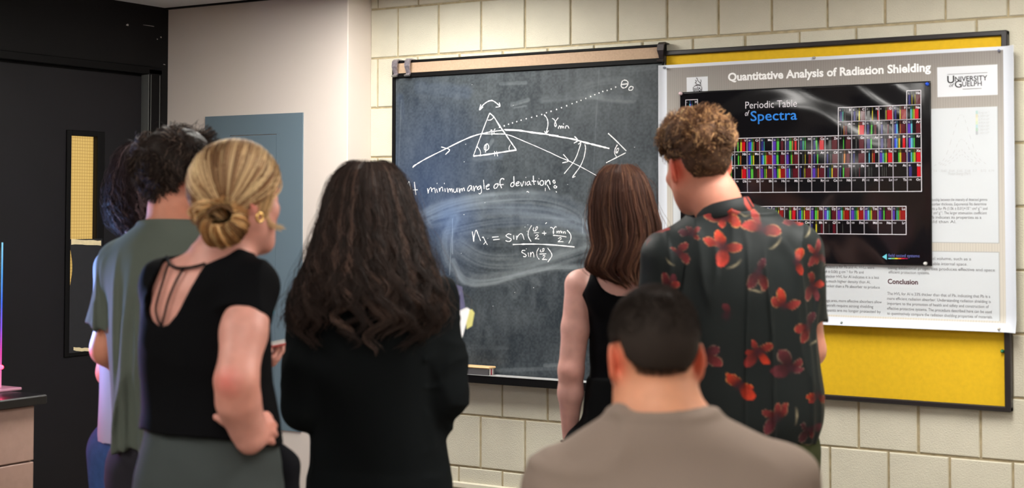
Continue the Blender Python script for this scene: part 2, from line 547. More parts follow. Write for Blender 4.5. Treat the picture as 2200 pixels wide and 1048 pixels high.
def seg_dist(X, Z, pts):
    """distance to a polyline and arc position along it"""
    best = np.full(X.shape, 9.0); S = np.zeros(X.shape); acc = 0; side = np.zeros(X.shape)
    for a, c in zip(pts[:-1], pts[1:]):
        d = c - a; l2 = d @ d + 1e-12
        t = np.clip(((X - a[0]) * d[0] + (Z - a[1]) * d[1]) / l2, 0, 1)
        ex = X - (a[0] + t * d[0]); ez = Z - (a[1] + t * d[1])
        q = np.hypot(ex, ez); mk = q < best
        best = np.where(mk, q, best); S = np.where(mk, acc + t * math.sqrt(l2), S)
        side = np.where(mk, q * np.sign(ex * -d[1] + ez * d[0]), side)
        acc += math.sqrt(l2)
    return best, S, side


def smooth_path(p, n=6):
    p = np.asarray(p, float)
    if len(p) < 3: return p
    q = np.vstack([2 * p[0] - p[1], p, 2 * p[-1] - p[-2]]); o = []
    for i in range(1, len(q) - 2):
        for k in range(n):
            t = k / n
            o.append(.5 * ((2 * q[i]) + (-q[i - 1] + q[i + 1]) * t + (2 * q[i - 1] - 5 * q[i] + 4 * q[i + 1] - q[i + 2]) * t * t + (-q[i - 1] + 3 * q[i] - 3 * q[i + 1] + q[i + 2]) * t ** 3))
    o.append(p[-1])
    return np.array(o)


def board_colour(X, Z):
    shp = X.shape
    P3 = np.stack([X.ravel(), Z.ravel(), np.zeros(X.size)], -1)
    dust = .045 + .04 * vnoise(P3, 6, 1).reshape(shp) + .04 * vnoise(P3 * [1, .35, 1], 40, 2).reshape(shp) + .03 * vnoise(P3, 150, 3).reshape(shp)
    blue = np.zeros(shp)
    # old eraser strokes: (pixel path, width, amount, blueness)
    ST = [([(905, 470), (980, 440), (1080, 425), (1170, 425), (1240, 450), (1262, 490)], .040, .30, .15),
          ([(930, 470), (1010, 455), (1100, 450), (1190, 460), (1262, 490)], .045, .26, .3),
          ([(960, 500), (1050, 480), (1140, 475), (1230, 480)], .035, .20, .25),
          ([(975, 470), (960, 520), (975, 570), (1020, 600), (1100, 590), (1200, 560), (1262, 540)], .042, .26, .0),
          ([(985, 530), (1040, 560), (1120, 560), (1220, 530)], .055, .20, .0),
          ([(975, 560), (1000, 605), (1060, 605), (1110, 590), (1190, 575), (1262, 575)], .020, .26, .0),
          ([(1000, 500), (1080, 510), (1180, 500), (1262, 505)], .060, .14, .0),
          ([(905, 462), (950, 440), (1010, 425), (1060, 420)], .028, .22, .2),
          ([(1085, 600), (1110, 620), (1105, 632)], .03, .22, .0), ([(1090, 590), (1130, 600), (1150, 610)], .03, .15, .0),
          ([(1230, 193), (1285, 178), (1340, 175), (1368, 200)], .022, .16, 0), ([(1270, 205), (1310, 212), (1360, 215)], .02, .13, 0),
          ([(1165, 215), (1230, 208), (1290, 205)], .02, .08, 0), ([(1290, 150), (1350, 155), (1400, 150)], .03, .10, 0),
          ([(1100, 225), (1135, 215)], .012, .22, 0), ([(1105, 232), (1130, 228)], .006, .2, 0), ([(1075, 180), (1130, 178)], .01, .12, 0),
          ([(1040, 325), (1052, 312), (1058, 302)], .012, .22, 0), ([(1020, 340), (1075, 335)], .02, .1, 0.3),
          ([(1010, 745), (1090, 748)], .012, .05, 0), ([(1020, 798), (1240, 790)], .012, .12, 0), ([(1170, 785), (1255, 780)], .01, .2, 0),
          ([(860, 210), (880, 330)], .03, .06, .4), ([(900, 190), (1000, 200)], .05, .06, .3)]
    for path, w, amt, bl in ST:
        pts = np.array([wpt(*q) for q in smooth_path(path, 5)])
        d, s, side = seg_dist(X, Z, pts)
        Q = np.stack([s.ravel() * 3, side.ravel() * 160, np.full(s.size, w * 1000)], -1)
        st = vnoise(Q, 1.0, 5).reshape(shp) * .5 + vnoise(Q * [2, .4, 1], 1.0, 6).reshape(shp) * .5
        jag = w * (1 + .35 * vnoise(np.stack([s.ravel() * 30, np.sign(side.ravel()), np.full(s.size, w * 999)], -1), 1.0, 8).reshape(shp))
        k = np.clip((jag - d) / (jag * .75), 0, 1); k = k * k * (3 - 2 * k)
        a = k * amt * .72 * np.clip(.62 + 1.15 * st, .05, 1.7)
        dust = np.maximum(dust, 0) + a * (1 - np.clip(dust, 0, .6))
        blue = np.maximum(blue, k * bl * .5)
    # blue lamp light painted into slate and dust colours left of the smear
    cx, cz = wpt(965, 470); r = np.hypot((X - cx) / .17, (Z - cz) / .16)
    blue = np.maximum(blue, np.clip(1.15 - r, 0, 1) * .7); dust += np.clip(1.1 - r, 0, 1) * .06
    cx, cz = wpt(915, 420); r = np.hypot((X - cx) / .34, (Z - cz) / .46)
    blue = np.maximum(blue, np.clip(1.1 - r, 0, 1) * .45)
    # vertical drips of an old wet wipe, specks of chalk
    for (ax, ay, bx_, by_, amt) in ((862, 215, 852, 480, .10), (1287, 150, 1266, 520, .06), (1252, 470, 1252, 500, .25), (972, 470, 972, 545, .3), (970, 510, 966, 590, .25), (850, 170, 848, 330, .18)):
        d, s, side = seg_dist(X, Z, np.array([wpt(ax, ay), wpt(bx_, by_)]))
        dust += amt * np.clip(1 - d / .0035, 0, 1)
    dust = np.clip(dust, 0, 1)[..., None]; blue = blue[..., None]
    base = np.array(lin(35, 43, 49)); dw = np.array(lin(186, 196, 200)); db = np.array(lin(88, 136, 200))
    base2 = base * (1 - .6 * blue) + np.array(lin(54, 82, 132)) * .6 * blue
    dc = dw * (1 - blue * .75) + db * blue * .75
    C = base2 * (1 - dust) + dc * dust
    C[..., 3] = 1
    return C


M_SLATE = mat('chalkboard_slate', rough=.55, attr='Col', spec=.35, bump=(700, .1, .0003))
sx0, sx1, sz0, sz1 = bx0 + .012, bx1 - .006, .872, 2.045
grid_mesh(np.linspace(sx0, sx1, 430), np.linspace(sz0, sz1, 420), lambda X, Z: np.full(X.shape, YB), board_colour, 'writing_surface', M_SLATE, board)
b = MB()
b.box((bx0, -.030, bz0 + .01), (bx0 + .014, 0, bz1), bev=.002); b.box((bx1 - .008, -.030, bz0 + .01), (bx1, 0, bz1), bev=.002)
b.box((bx0 + .014, -.030, bz1 - .010), (bx1 - .008, 0, bz1), bev=.002)
b.box((bx0 + .014, -.030, 2.046), (bx1 - .008, 0, 2.064), bev=.002)
b.box((bx0 + .014, -.018, bz0 + .015), (bx1 - .008, 0, 2.047))
part('frame', b, M_FRAME_BLK, board, label='black frame')
b = MB(); b.box((bx0 + .014, -.026, 2.064), (bx1 - .008, -.004, bz1 - .010)); part('map_rail', b, mat('tan_cork', (180, 153, 128), .8, var=(120, .08), bump=(300, .2, .001)), board, label='tan cork strip')
b = MB()
b.box((bx0, -.082, .848), (bx1, -.076, .879), bev=.002)
b.box((bx0, -.078, .862), (bx1, 0, .868), bev=.001)
b.box((bx0, -.030, .845), (bx1, 0, .874), bev=.002)
part('tray_lip', b, M_FRAME_BLK, board)
b = MB(); b.box((bx0 + .002, -.0845, .8785), (bx1 - .002, -.030, .8800)); part('chalk_tray', b, mat('dusty_aluminium', (186, 186, 186), .55, .25, var=(50, .12)), board, label='dusty aluminium tray top')

# ---- handwriting: traced strokes (origin x, origin y, scale) -> lists of points
ZT = {1: (860, 360, 11.0), 2: (1040, 360, 11.0), 3: (1000, 470, 8.4615), 4: (1000, 200, 6.985), 5: (1150, 160, 7.487), 6: (1180, 270, 8.06), 7: (870, 270, 10.48)}
INK = [
 # At minimum angle
 (1, 2.6, '118,600 150,470 205,330 235,430 255,540 262,665'), (1, 2.4, '150,552 232,556'), (1, 2.6, '335,338 350,480 372,648'), (1, 2.4, '290,530 415,524'),
 (1, 2.4, '645,490 662,605 672,540 715,475 738,490 745,570 752,520 800,485 820,510 832,600'), (1, 2.4, '858,500 882,592'), (3, 0, ''),
 (1, 3.4, '866,374 880,374'), (1, 3.4, '1038,374 1052,374'),
 (1, 2.4, '920,480 930,565 945,500 985,460 1000,490 1008,560'), (1, 2.4, '1058,490 1065,572'),
 (1, 2.4, '1108,480 1130,585 1138,530 1165,500 1180,510 1185,560 1195,520 1215,500 1228,520 1232,585'),
 (1, 2.4, '1262,500 1262,560 1290,585 1325,560 1345,480 1350,540 1362,580'), (1, 2.4, '1390,480 1408,595 1415,540 1440,495 1458,515 1462,555 1475,505 1505,480 1520,550'),
 (1, 2.4, '1690,430 1640,430 1600,490 1592,540 1620,552 1660,510 1690,440 1690,500 1705,545'), (1, 2.4, '1730,430 1748,560 1755,500 1790,440 1815,460 1828,520'),
 (1, 2.4, '1895,430 1850,450 1830,500 1855,520 1890,480 1905,430 1920,520 1915,590 1880,620 1855,605'), (1, 2.6, '1968,288 1978,400 1985,505'),
 (1, 2.4, '2020,440 2070,440 2105,410 2085,395 2045,430 2030,490 2060,515 2112,500'),
 # of deviation:
 (2, 2.4, '310,380 260,400 235,460 255,490 300,475 330,420 320,385 345,378'), (2, 2.6, '470,290 465,265 420,260 385,300 380,380 400,440 418,485'), (2, 2.4, '345,405 465,400'),
 (2, 2.6, '705,205 708,300 715,385 700,430 660,450 632,430 640,380 680,350 715,370'), (2, 2.4, '750,385 800,380 830,345 800,335 762,370 758,415 790,430 840,410'),
 (2, 2.4, '865,350 898,440 940,320'), (2, 2.4, '980,330 978,420'), (2, 3.4, '985,232 995,232'), (2, 2.4, '1075,320 1030,340 1012,385 1035,415 1070,385 1080,330 1090,390 1120,412'),
 (2, 2.6, '1165,190 1170,300 1188,405'), (2, 2.4, '1130,318 1235,322'), (2, 2.4, '1270,310 1292,405'), (2, 3.2, '1296,262 1306,262'),
 (2, 2.6, '1365,300 1325,340 1325,395 1365,420 1405,390 1405,330 1370,300'), (2, 2.8, '1448,300 1456,410 1470,350 1520,300 1550,330 1565,400'), (2, 2.2, '1490,400 1525,460 1560,528'),
 (2, 2.4, '1680,300 1640,305 1632,340 1660,370 1685,350 1668,322'), (2, 2.6, '1690,415 1655,445 1665,480 1705,478 1720,450 1690,440'),
 (2, 2.4, '1008,575 1035,562 1062,590'), (2, 1.6, '1450,480 1450,555'), (2, 2.0, '1700,560 1718,585'),
 # formula
 (3, 2.6, '125,230 140,320 152,410 160,320 195,205 230,280 278,400'), (3, 2.4, '308,345 325,330 345,370 375,430 402,472'), (3, 2.4, '378,405 350,440 332,465'),
 (3, 2.6, '488,335 605,325'), (3, 2.6, '505,382 625,372'), (3, 2.8, '835,285 780,275 740,310 790,345 835,370 815,405 770,410 730,395'),
 (3, 2.4, '878,300 882,375'), (3, 2.4, '930,305 935,380 945,330 1000,270 1040,290 1068,380'), (3, 2.4, '1205,120 1150,220 1145,320 1195,415'),
 (3, 2.2, '1245,150 1232,200 1255,222 1295,200 1315,155 1295,145 1275,190 1285,225'), (3, 2.2, '1245,255 1340,252'), (3, 2.4, '1270,310 1305,288 1325,310 1295,340 1268,362 1300,362 1342,368'),
 (3, 2.4, '1395,262 1472,262'), (3, 2.4, '1432,220 1440,298'), (3, 2.4, '1545,160 1570,155 1600,190 1605,270 1595,240 1610,180 1640,140 1655,155'),
 (3, 2.2, '1660,220 1668,260 1680,228 1700,225 1705,262 1715,230 1738,222 1742,258'), (3, 2.2, '1752,225 1752,262'), (3, 2.2, '1775,225 1780,265 1795,235 1815,240 1818,270'),
 (3, 2.6, '1595,300 1700,308 1838,328'), (3, 2.4, '1688,360 1730,340 1742,360 1710,395 1685,418 1725,415 1782,416'), (3, 2.6, '1850,205 1910,280 1918,360 1880,445'),
 (3, 3.6, '862,468 1100,460 1350,462 1650,480 1985,512'), (3, 2.8, '1455,90 1480,65'), (3, 2.6, '1080,148 1092,148'),
 (3, 2.6, '1090,575 1040,575 1025,605 1065,630 1105,660 1090,688 1050,682'), (3, 2.4, '1140,612 1152,688'), (3, 2.4, '1185,605 1185,690 1195,640 1225,605 1240,640 1248,700'), (3, 2.6, '1105,545 1115,545'),
 (3, 2.4, '1335,530 1300,600 1305,680 1345,740'), (3, 2.2, '1372,560 1362,590 1385,600 1425,580 1432,545 1410,540 1405,580 1418,605'), (3, 2.4, '1350,640 1472,636'),
 (3, 2.4, '1405,680 1430,660 1445,680 1420,715 1400,742 1445,738 1488,745'), (3, 2.8, '1495,530 1555,610 1570,680 1500,785'),
 # prism
 (4, 2.8, '365,300 300,460 240,620 180,780 120,940'), (4, 3.6, '365,300 430,360 500,470 570,570 660,700 760,845'), (4, 3.6, '120,945 300,925 560,885 768,852'),
 (4, 2.4, '335,405 370,405 400,390 425,365'), (4, 2.4, '180,805 215,850 228,890 225,925'), (4, 2.4, '675,775 655,820 660,865'), (4, 2.4, '438,870 440,945'), (4, 2.4, '468,870 485,948'),
 (4, 3.0, '215,252 260,185 330,130 400,112 460,145 520,195'), (4, 2.4, '232,168 212,252 268,205'), (4, 2.4, '508,142 520,198 455,212'),
 (4, 2.4, '245,614 400,612 600,614'), (4, 2.8, '250,610 330,590 400,578 565,555'), (4, 2.2, '375,560 400,560 398,630'), (4, 2.2, '450,535 430,560 432,605'),
 (4, 2.6, '320,762 290,790 285,840 310,858 345,840 352,800 330,760 312,790 305,850 303,890'), (4, 2.6, '505,516 522,514'),
 # rays
 (7, 3.6, '178,940 230,890 480,740 900,530 1200,380 1480,255 1720,180 1760,175'), (7, 2.8, '820,478 1005,540 915,648'), (4, 2.6, '580,548 610,548'),
 (4, 4.4, '600,552 800,560 1000,590 1200,615 1397,645'), (6, 4.4, '0,160 140,185 400,230 620,290 840,345 1045,395'),
 (6, 2.6, '440,185 495,255 430,302'), (4, 2.0, '610,620 700,645 900,730 1100,815 1397,950'), (6, 2.0, '0,455 160,535 350,615 600,740 850,880 960,940'),
 (6, 2.6, '245,495 330,608 230,645'), (6, 2.6, '505,322 550,292 520,400 470,540 400,660 260,832'), (6, 2.6, '620,322 630,400 600,560 540,700 470,800 405,892 455,876'),
 (6, 3.0, '1022,132 1160,260 1335,436'), (6, 2.6, '988,642 1120,575 1328,468'), (6, 2.6, '1182,330 1140,410 1135,480 1165,535'), (6, 2.2, '1150,465 1180,470 1205,400 1185,392 1160,430 1158,465 1190,440'),
 (4, 3.0, '1182,322 1225,380 1240,460 1225,550 1210,605'), (4, 2.4, '1188,570 1210,606 1250,562'),
 (5, 2.4, '275,705 310,730 330,775 340,815 325,838 312,810 320,770 345,730 372,695'), (5, 2.4, '370,870 385,830 405,835 408,868 420,832 438,835 438,865'), (5, 2.4, '458,828 460,868'), (5, 2.8, '452,795 462,795'),
 (5, 2.4, '485,870 495,830 525,830 545,870'), (5, 2.8, '1440,88 1400,110 1382,180 1410,215 1460,205 1495,150 1480,105 1435,88'), (5, 2.6, '1390,162 1488,150'), (5, 2.6, '1540,190 1508,220 1515,255 1560,245 1575,205 1540,190'),
]
DOTS = [(4, 4, p) for p in ((584, 491), (648, 467), (708, 447), (772, 428), (838, 406), (915, 384), (995, 363), (1072, 344), (1147, 320), (1217, 294), (1288, 272), (1369, 244))] + \
       [(5, 4, p) for p in ((256, 592), (343, 563), (424, 534), (507, 502), (595, 468), (669, 442), (738, 416), (814, 385), (893, 354), (960, 324), (1028, 297), (1088, 273), (1159, 256), (1223, 234), (1296, 202))]
M_CHALK = mat('chalk_line', (222, 224, 226), .95, var=(260, .22))
b = MB()
PXM = 6.0 / 3267.3            # about one photo pixel on the board, metres


CH = {}


def ribbon(pts, w):
    P = smooth_path(pts, 5)
    if len(P) < 2: return
    T = np.gradient(P, axis=0); T /= np.linalg.norm(T, axis=1)[:, None] + 1e-12
    Nn = np.stack([-T[:, 1], T[:, 0]], -1)
    ww = w * .5 * (1 + .22 * RNG.normal(size=len(P)).clip(-1.5, 1.5))
    y = YB - .0008
    A = P + Nn * ww[:, None]; B = P - Nn * ww[:, None]
    n = len(P); V = []
    for i in range(n): V += [(A[i, 0], y, A[i, 1]), (P[i, 0], y - .0006, P[i, 1]), (B[i, 0], y, B[i, 1])]
    F = []
    for i in range(n - 1):
        a = 3 * i; F += [(a, a + 1, a + 4, a + 3), (a + 1, a + 2, a + 5, a + 4)]
    b.raw(V, F)


for ink_i, (z, w, s) in enumerate(INK):
    if not s: continue
    role = 'sentence' if z in (1, 2) else 'formula' if z == 3 else 'prism_diagram'
    b = CH.setdefault(role, MB())
    ox, oy, k = ZT[z]
    pts = np.array([wpt(ox + float(q.split(',')[0]) / k, oy + float(q.split(',')[1]) / k) for q in s.split()])
    ribbon(pts, w * PXM * .76)
b = CH['prism_diagram']
for z, w, (x, y) in DOTS:
    ox, oy, k = ZT[z]
    c = wpt(ox + x / k, oy + y / k); d = wpt(ox + x / k + 2.2, oy + y / k - 1.2) - c
    ribbon(np.array([c - d * .5, c, c + d * .5]), 2.6 * PXM)
# loose specks of chalk
b = CH['chalk_specks'] = MB()
for _ in range(26):
    x, z = RNG.uniform(sx0 + .05, sx1 - .05), RNG.uniform(.9, 2.02)
    ribbon(np.array([(x, z), (x + RNG.uniform(.001, .004), z + RNG.uniform(-.002, .002)), (x + .004, z + .001)]), RNG.uniform(.4, .8) * PXM)
for nm_, lb_ in (('sentence', 'handwritten line of words in white chalk'), ('formula', 'handwritten fraction formula in white chalk'), ('prism_diagram', 'white chalk sketch of a triangle prism, rays and an eye'), ('chalk_specks', None)):
    part(nm_, CH[nm_], M_CHALK, board, label=lb_)

# map hooks clipped on the rail
M_CLIP = mat('worn_nickel', (176, 168, 176), .38, .75, var=(90, .3))


def hook(px, label, dark=False):
    c = ony(px, 145, -.03)
    x = c[0]
    o = empty('map_hook', (x, -.03, 2.06), label, 'hook', 'map hooks on the board rail')
    b = MB(); w = .013
    prof = [(.004, 2.118), (-.034, 2.121), (-.046, 2.112), (-.050, 2.09), (-.045, 2.074), (-.040, 2.062), (-.047, 2.052), (-.041, 2.049), (-.034, 2.060), (-.039, 2.075), (-.043, 2.09), (-.040, 2.108), (-.032, 2.1165), (.004, 2.1145)]
    n = len(prof)
    V = [(x - w * (1 if i < 4 or i > 9 else .75), y, z) for i, (y, z) in enumerate(prof)] + [(x + w * (1 if i < 4 or i > 9 else .75), y, z) for i, (y, z) in enumerate(prof)]
    F = [(i, (i + 1) % n, n + (i + 1) % n, n + i) for i in range(n)]
    h = n // 2
    for i in range(h - 1): F += [(i, i + 1, n - 2 - i, n - 1 - i)[::-1], (n + i, n + i + 1, 2 * n - 2 - i, 2 * n - 1 - i)]
    b.raw(V, F)
    part('clip', b, M_DARKSTEEL if dark else M_CLIP, o)
    b = MB(); b.tube([(x - w, -.047, 2.052), (x + w, -.047, 2.052)], .0042, 8); part('roller', b, M_DARKSTEEL if dark else M_STEEL, o)


hook(853, 'leftmost nickel map hook, at the very corner of the chalkboard rail')
hook(880, 'nickel map hook second from the left corner of the chalkboard rail')
hook(1423.5, 'dark map hook at the right end of the rail, beside the yellow board', True)

# felt eraser on the tray
e0, e1 = ony(993, 795, -.06)[0], ony(1058, 795, -.06)[0]
er = empty('chalk_eraser', ((e0 + e1) / 2, -.055, .8802), 'wooden-backed felt chalk eraser lying on the chalkboard tray', 'eraser')
b = MB(); b.box((e0 - .01, -.083, .9045), (e1, -.033, .9125), bev=.003); part('wooden_back', b, mat('pale_beech', (226, 190, 140), .55, var=(30, .1)), er)
cols = [(78, 76, 78), (205, 200, 196), (165, 40, 66), (205, 200, 196), (84, 82, 84)]
b = MB()
for i in range(5):
    y0 = -.080 + i * .0092
    b.box((e0 - .006, y0, .880), (e1 - .006, y0 + .0088, .905), bev=.001, col=lin(cols[i]))
part('felt_strips', b, mat('felt', rough=.95, attr='Col', bump=(400, .4, .002)), er, attr=True)

# ================================================================== YELLOW NOTICE BOARD
nx0, nx1, nz0, nz1 = 1.2185, 2.4395, .871, 2.089
nb = empty('notice_board', ((nx0 + nx1) / 2, 0, nz0), 'bright yellow notice board in a black frame on the block wall', 'notice board')
b = MB(); b.box((nx0 + .004, -.016, nz0 + .012), (nx1 - .014, 0, nz1 - .012)); part('yellow_panel', b, mat('yellow_fabric', (222, 180, 8), .75, var=(60, .05), bump=(700, .2, .0006)), nb)
b = MB(); t = .017
b.box((nx0, -.030, nz1 - t), (nx1, 0, nz1), bev=.003); b.box((nx0, -.030, nz0), (nx1, 0, nz0 + t), bev=.003)
b.box((nx0, -.029, nz0 + t), (nx0 + .005, 0, nz1 - t), bev=.001); b.box((nx1 - .020, -.0305, nz0), (nx1, 0, nz1), bev=.003)
part('frame', b, mat('black_brown_frame', (34, 29, 30), .4), nb)

# ---- research poster (white margin, grey printed ground, white text boxes)
YR = -.033
rx0, rx1, rz0, rz1 = 1.2045, 2.468, 1.125, 2.036
rp = empty('research_poster', ((rx0 + rx1) / 2, YR, rz0), 'large grey and white research poster pinned over the yellow notice board, edges curling', 'poster')


def yr(X, Z):
    u = (X - rx0) / (rx1 - rx0); v = (rz1 - Z) / (rz1 - rz0)
    sag = .006 * np.abs(np.sin(np.pi * 2 * u)) * np.exp(-v * 9)
    curl = .030 * np.clip((u - .965) / .035, 0, 1) ** 2 + .018 * np.clip((v - .94) / .06, 0, 1) ** 2 + .010 * np.clip((.02 - u) / .02, 0, 1) ** 2
    return YR - sag - curl - .0015 * np.sin(7 * u + 3 * v) - .0018


ph0, ph1 = ony(1434, 400, YR)[0], ony(2158, 300, YR)[0]           # printed ground
pzt = rz1 - .012; pzb = rz0 + .028
bxr = ony(2145, 300, YR)[0]                                         # right end of the white boxes
zA0, zA1 = ony(2145, 228, YR)[2], ony(2145, 523, YR)[2]
zB0, zB1 = ony(2147, 541, YR)[2], ony(2147, 690, YR)[2]
bxl = ony(1446, 400, YR)[0]
lgx0, lgx1, lgz0, lgz1 = ony(2015, 174, YR)[0], ony(2144, 170, YR)[0], ony(2080, 206, YR)[2], ony(2080, 142, YR)[2]
crx0, crx1, crz0, crz1 = ony(1476, 180, YR)[0], ony(1522, 180, YR)[0], ony(1500, 205, YR)[2], ony(1500, 166, YR)[2]
boxes = [(bxl, bxr, zA1, zA0), (bxl, bxr, zB1, zB0), (lgx0, lgx1, lgz0, lgz1), (crx0, crx1, crz0, crz1)]


def rcol(X, Z):
    C = np.zeros(X.shape + (4,)); C[...] = lin(212, 217, 226)
    g = np.clip((pzt - Z) / (pzt - pzb), 0, 1)[..., None]
    ground = np.array(lin(136, 130, 126)) * (1 - g) ** 1.6 + np.array(lin(204, 199, 188)) * (1 - (1 - g) ** 1.6)
    stripe = 1 + .05 * np.sign(np.sin(X * 2 * np.pi / .0085))[..., None]
    inside = (X > ph0) & (X < ph1) & (Z > pzb) & (Z < pzt)
    C = np.where(inside[..., None], ground * stripe, C)
    for i, (x0, x1, z0, z1) in enumerate(boxes):
        k = (X > x0) & (X < x1) & (Z > z0) & (Z < z1)
        e = k & ~((X > x0 + .0016) & (X < x1 - .0016) & (Z > z0 + .0016) & (Z < z1 - .0016)) if i < 2 else np.zeros_like(k)
        C = np.where(k[..., None], np.array(lin(204, 209, 213) if i < 2 else lin(216, 219, 224)), C)
        C = np.where(e[..., None], np.array(lin(160, 162, 162)), C)
    C[..., 3] = 1
    return C


M_PAPER = mat('poster_paper', rough=.42, attr='Col', spec=.35)
grid_mesh(np.linspace(rx0, rx1, 620), np.linspace(rz0, rz1, 440), yr, rcol, 'poster_sheet', M_PAPER, rp, thick=.0006)
M_INKW = mat('white_print', (246, 246, 246), .45)
M_INKK = mat('dark_print', (58, 54, 58), .5)
M_INKG = mat('grey_print', (108, 108, 112), .5)
M_INKX = mat('black_print', (16, 12, 16), .5)
yi = lambda X, Z: yr(X, Z) - .0009
b = MB()
a0, a1 = ony(1566, 174, YR), ony(2001, 160, YR)
put_text(b, 'Quantitative Analysis of Radiation Shielding', a0[0], a0[2], width=a1[0] - a0[0], height=.0285, yfun=yi, bold=.032)
part('poster_title', b, M_INKW, rp, label='white bold title line')
# university wordmark in small capitals between two rules
b = MB()


def wm(body, px0, px1, py, h, bold=.006, shear=0.0):
    p0 = ony(px0, py, YR); p1 = ony(px1, py, YR)
    put_text(b, body, p0[0], p0[2], width=p1[0] - p0[0], height=h, yfun=yi, bold=bold, shear=shear)


def bar(x0, x1, z0, z1, yf=yi, mi=0, col=None):
    X = np.array([x0, x1, x1, x0]); Z = np.array([z0, z0, z1, z1])
    b.raw(np.stack([X, yf(X, Z), Z], -1), [(0, 1, 2, 3)], mi, col)


def serif_bars(pairs):
    for px0, px1, py in pairs:
        p0, p1 = ony(px0, py, YR), ony(px1, py, YR); bar(p0[0], p1[0], p0[2] - .0006, p0[2] + .0008)


wm('U', 2036, 2051, 179, .0255, .012); wm('NIVERSITY', 2052.5, 2122, 175.5, .0168, .012)
wm('of', 2040, 2051, 187, .0125, .002, .35); wm('G', 2052, 2067, 188.5, .0235); wm('UELPH', 2068, 2110, 186, .0165)
q = ony(2080, 158.5, YR)[2]; bar(ony(2036, 162, YR)[0], ony(2122, 160, YR)[0], q, q + .0012)
q = ony(2088, 190.5, YR); bar(ony(2069, 190, YR)[0], ony(2110, 188, YR)[0], q[2] - .0012, q[2])
part('wordmark', b, M_INKX, rp, label='black capital lettering between thin rules')
# the crest: rearing animal above a shield, line drawn
b = MB()


def line2(pts, w, k=6):
    P = smooth_path(np.array([ony(x, y, YR)[[0, 2]] for x, y in pts]), 4)
    T = np.gradient(P, axis=0); T /= np.linalg.norm(T, axis=1)[:, None] + 1e-12
    Nn = np.stack([-T[:, 1], T[:, 0]], -1) * w * .5
    A, B = P + Nn, P - Nn; n = len(P)
    X = np.concatenate([A[:, 0], B[:, 0]]); Z = np.concatenate([A[:, 1], B[:, 1]])
    b.raw(np.stack([X, yi(X, Z), Z], -1), [(i, i + 1, n + i + 1, n + i) for i in range(n - 1)])


cw = .0022
for pts in ([(1497, 168), (1499, 168), (1500, 172), (1503, 176), (1506, 178), (1507, 182), (1504, 184)], [(1495, 172), (1498, 175), (1495, 178), (1499, 180)], [(1507, 171), (1508, 175), (1505, 180)],
            [(1496, 183), (1500, 182), (1505, 182)], [(1492, 186), (1500, 183.5), (1509, 185.5)], [(1491, 187), (1491, 193), (1494, 199), (1500, 203)], [(1509, 187), (1509, 193), (1506, 199), (1500, 203)],
            [(1500, 186), (1500, 202)], [(1502, 188), (1507, 193), (1502, 197)], [(1506, 188), (1502, 193), (1507, 197)], [(1494, 189), (1494, 196)], [(1497, 189), (1497, 198)]):
    line2(pts, cw)
part('crest', b, M_INKX, rp, label='black line-drawn crest')
# body text
b = MB()


def para(lines, px, py0, dpy, h, right_px=None):
    for i, (s, wpx) in enumerate(lines):
        p0 = ony(px, py0 + i * dpy, YR); p1 = ony(px + wpx, py0 + i * dpy, YR)
        if s: put_text(b, s, p0[0], p0[2], width=p1[0] - p0[0], height=h, yfun=yi, bold=-.004)


para([('the scatter of each peak shows the relationship between the intensity of detected gamma', 213), ('rays through the absorber and the absorber thickness. Exponential fits determine', 211), ('that the mass attenuation coefficients \u03bc for Pb (1.06 \u00b1 0.01)\u00d710\u207b\u00b9 cm\u00b2 g\u207b\u00b9 and', 213), ('are larger than those of Al by \u00d710\u207b\u00b2 cm\u00b2 g\u207b\u00b9. The larger attenuation coefficient', 212), ('and the steeper slope for Pb indicates its properties as a', 200), ('better radiation shield than Al.', 146)], 1909, 432, 9.3, .0098)
para([('coefficients \u03bc for Pb and Al, HVLs were', 116), ('(6.54 \u00b1 0.06) g cm\u207b\u00b2 for Pb and', 93), ('the thicker HVL for Al indicates it is a less', 126), ('has a much higher density than Al,', 108), ('be thicker than a Pb absorber to produce', 128), ('', 0), ('', 0), ('storage area, more effective absorbers allow', 132), ('spacecraft require strong shielding', 114), ('occupants are no longer protected by', 130)], 1763, 575, 10.3, .0100)
para([('a system with given total volume, such as a', 178), ('absorbers allow more usable internal space.', 170), ('using additional properties produces effective and space', 229)], 1909, 556, 11, .0102)
para([('efficient protection systems.', 88)], 1910, 587, 11, .0102)
para([('The HVL for Al is 33% thicker than that of Pb, indicating that Pb is a', 221), ('more efficient radiation absorber. Understanding radiation shielding is', 222), ('important to the promotion of health and safety and construction of', 218), ('effective protective systems. The procedure described here can be used', 224), ('to quantitatively compare the radiation shielding properties of materials.', 226)], 1907, 633, 10.6, .0102)
part('body_text', b, M_INKG, rp, label='small grey lines of text')
b = MB()
p0, p1 = ony(1908, 609, YR), ony(1973, 609, YR); put_text(b, 'Conclusion', p0[0], p0[2], width=p1[0] - p0[0], height=.0165, yfun=yi, bold=.022)
part('section_heading', b, mat('maroon_print', (70, 14, 34), .5), rp, label='dark maroon heading')
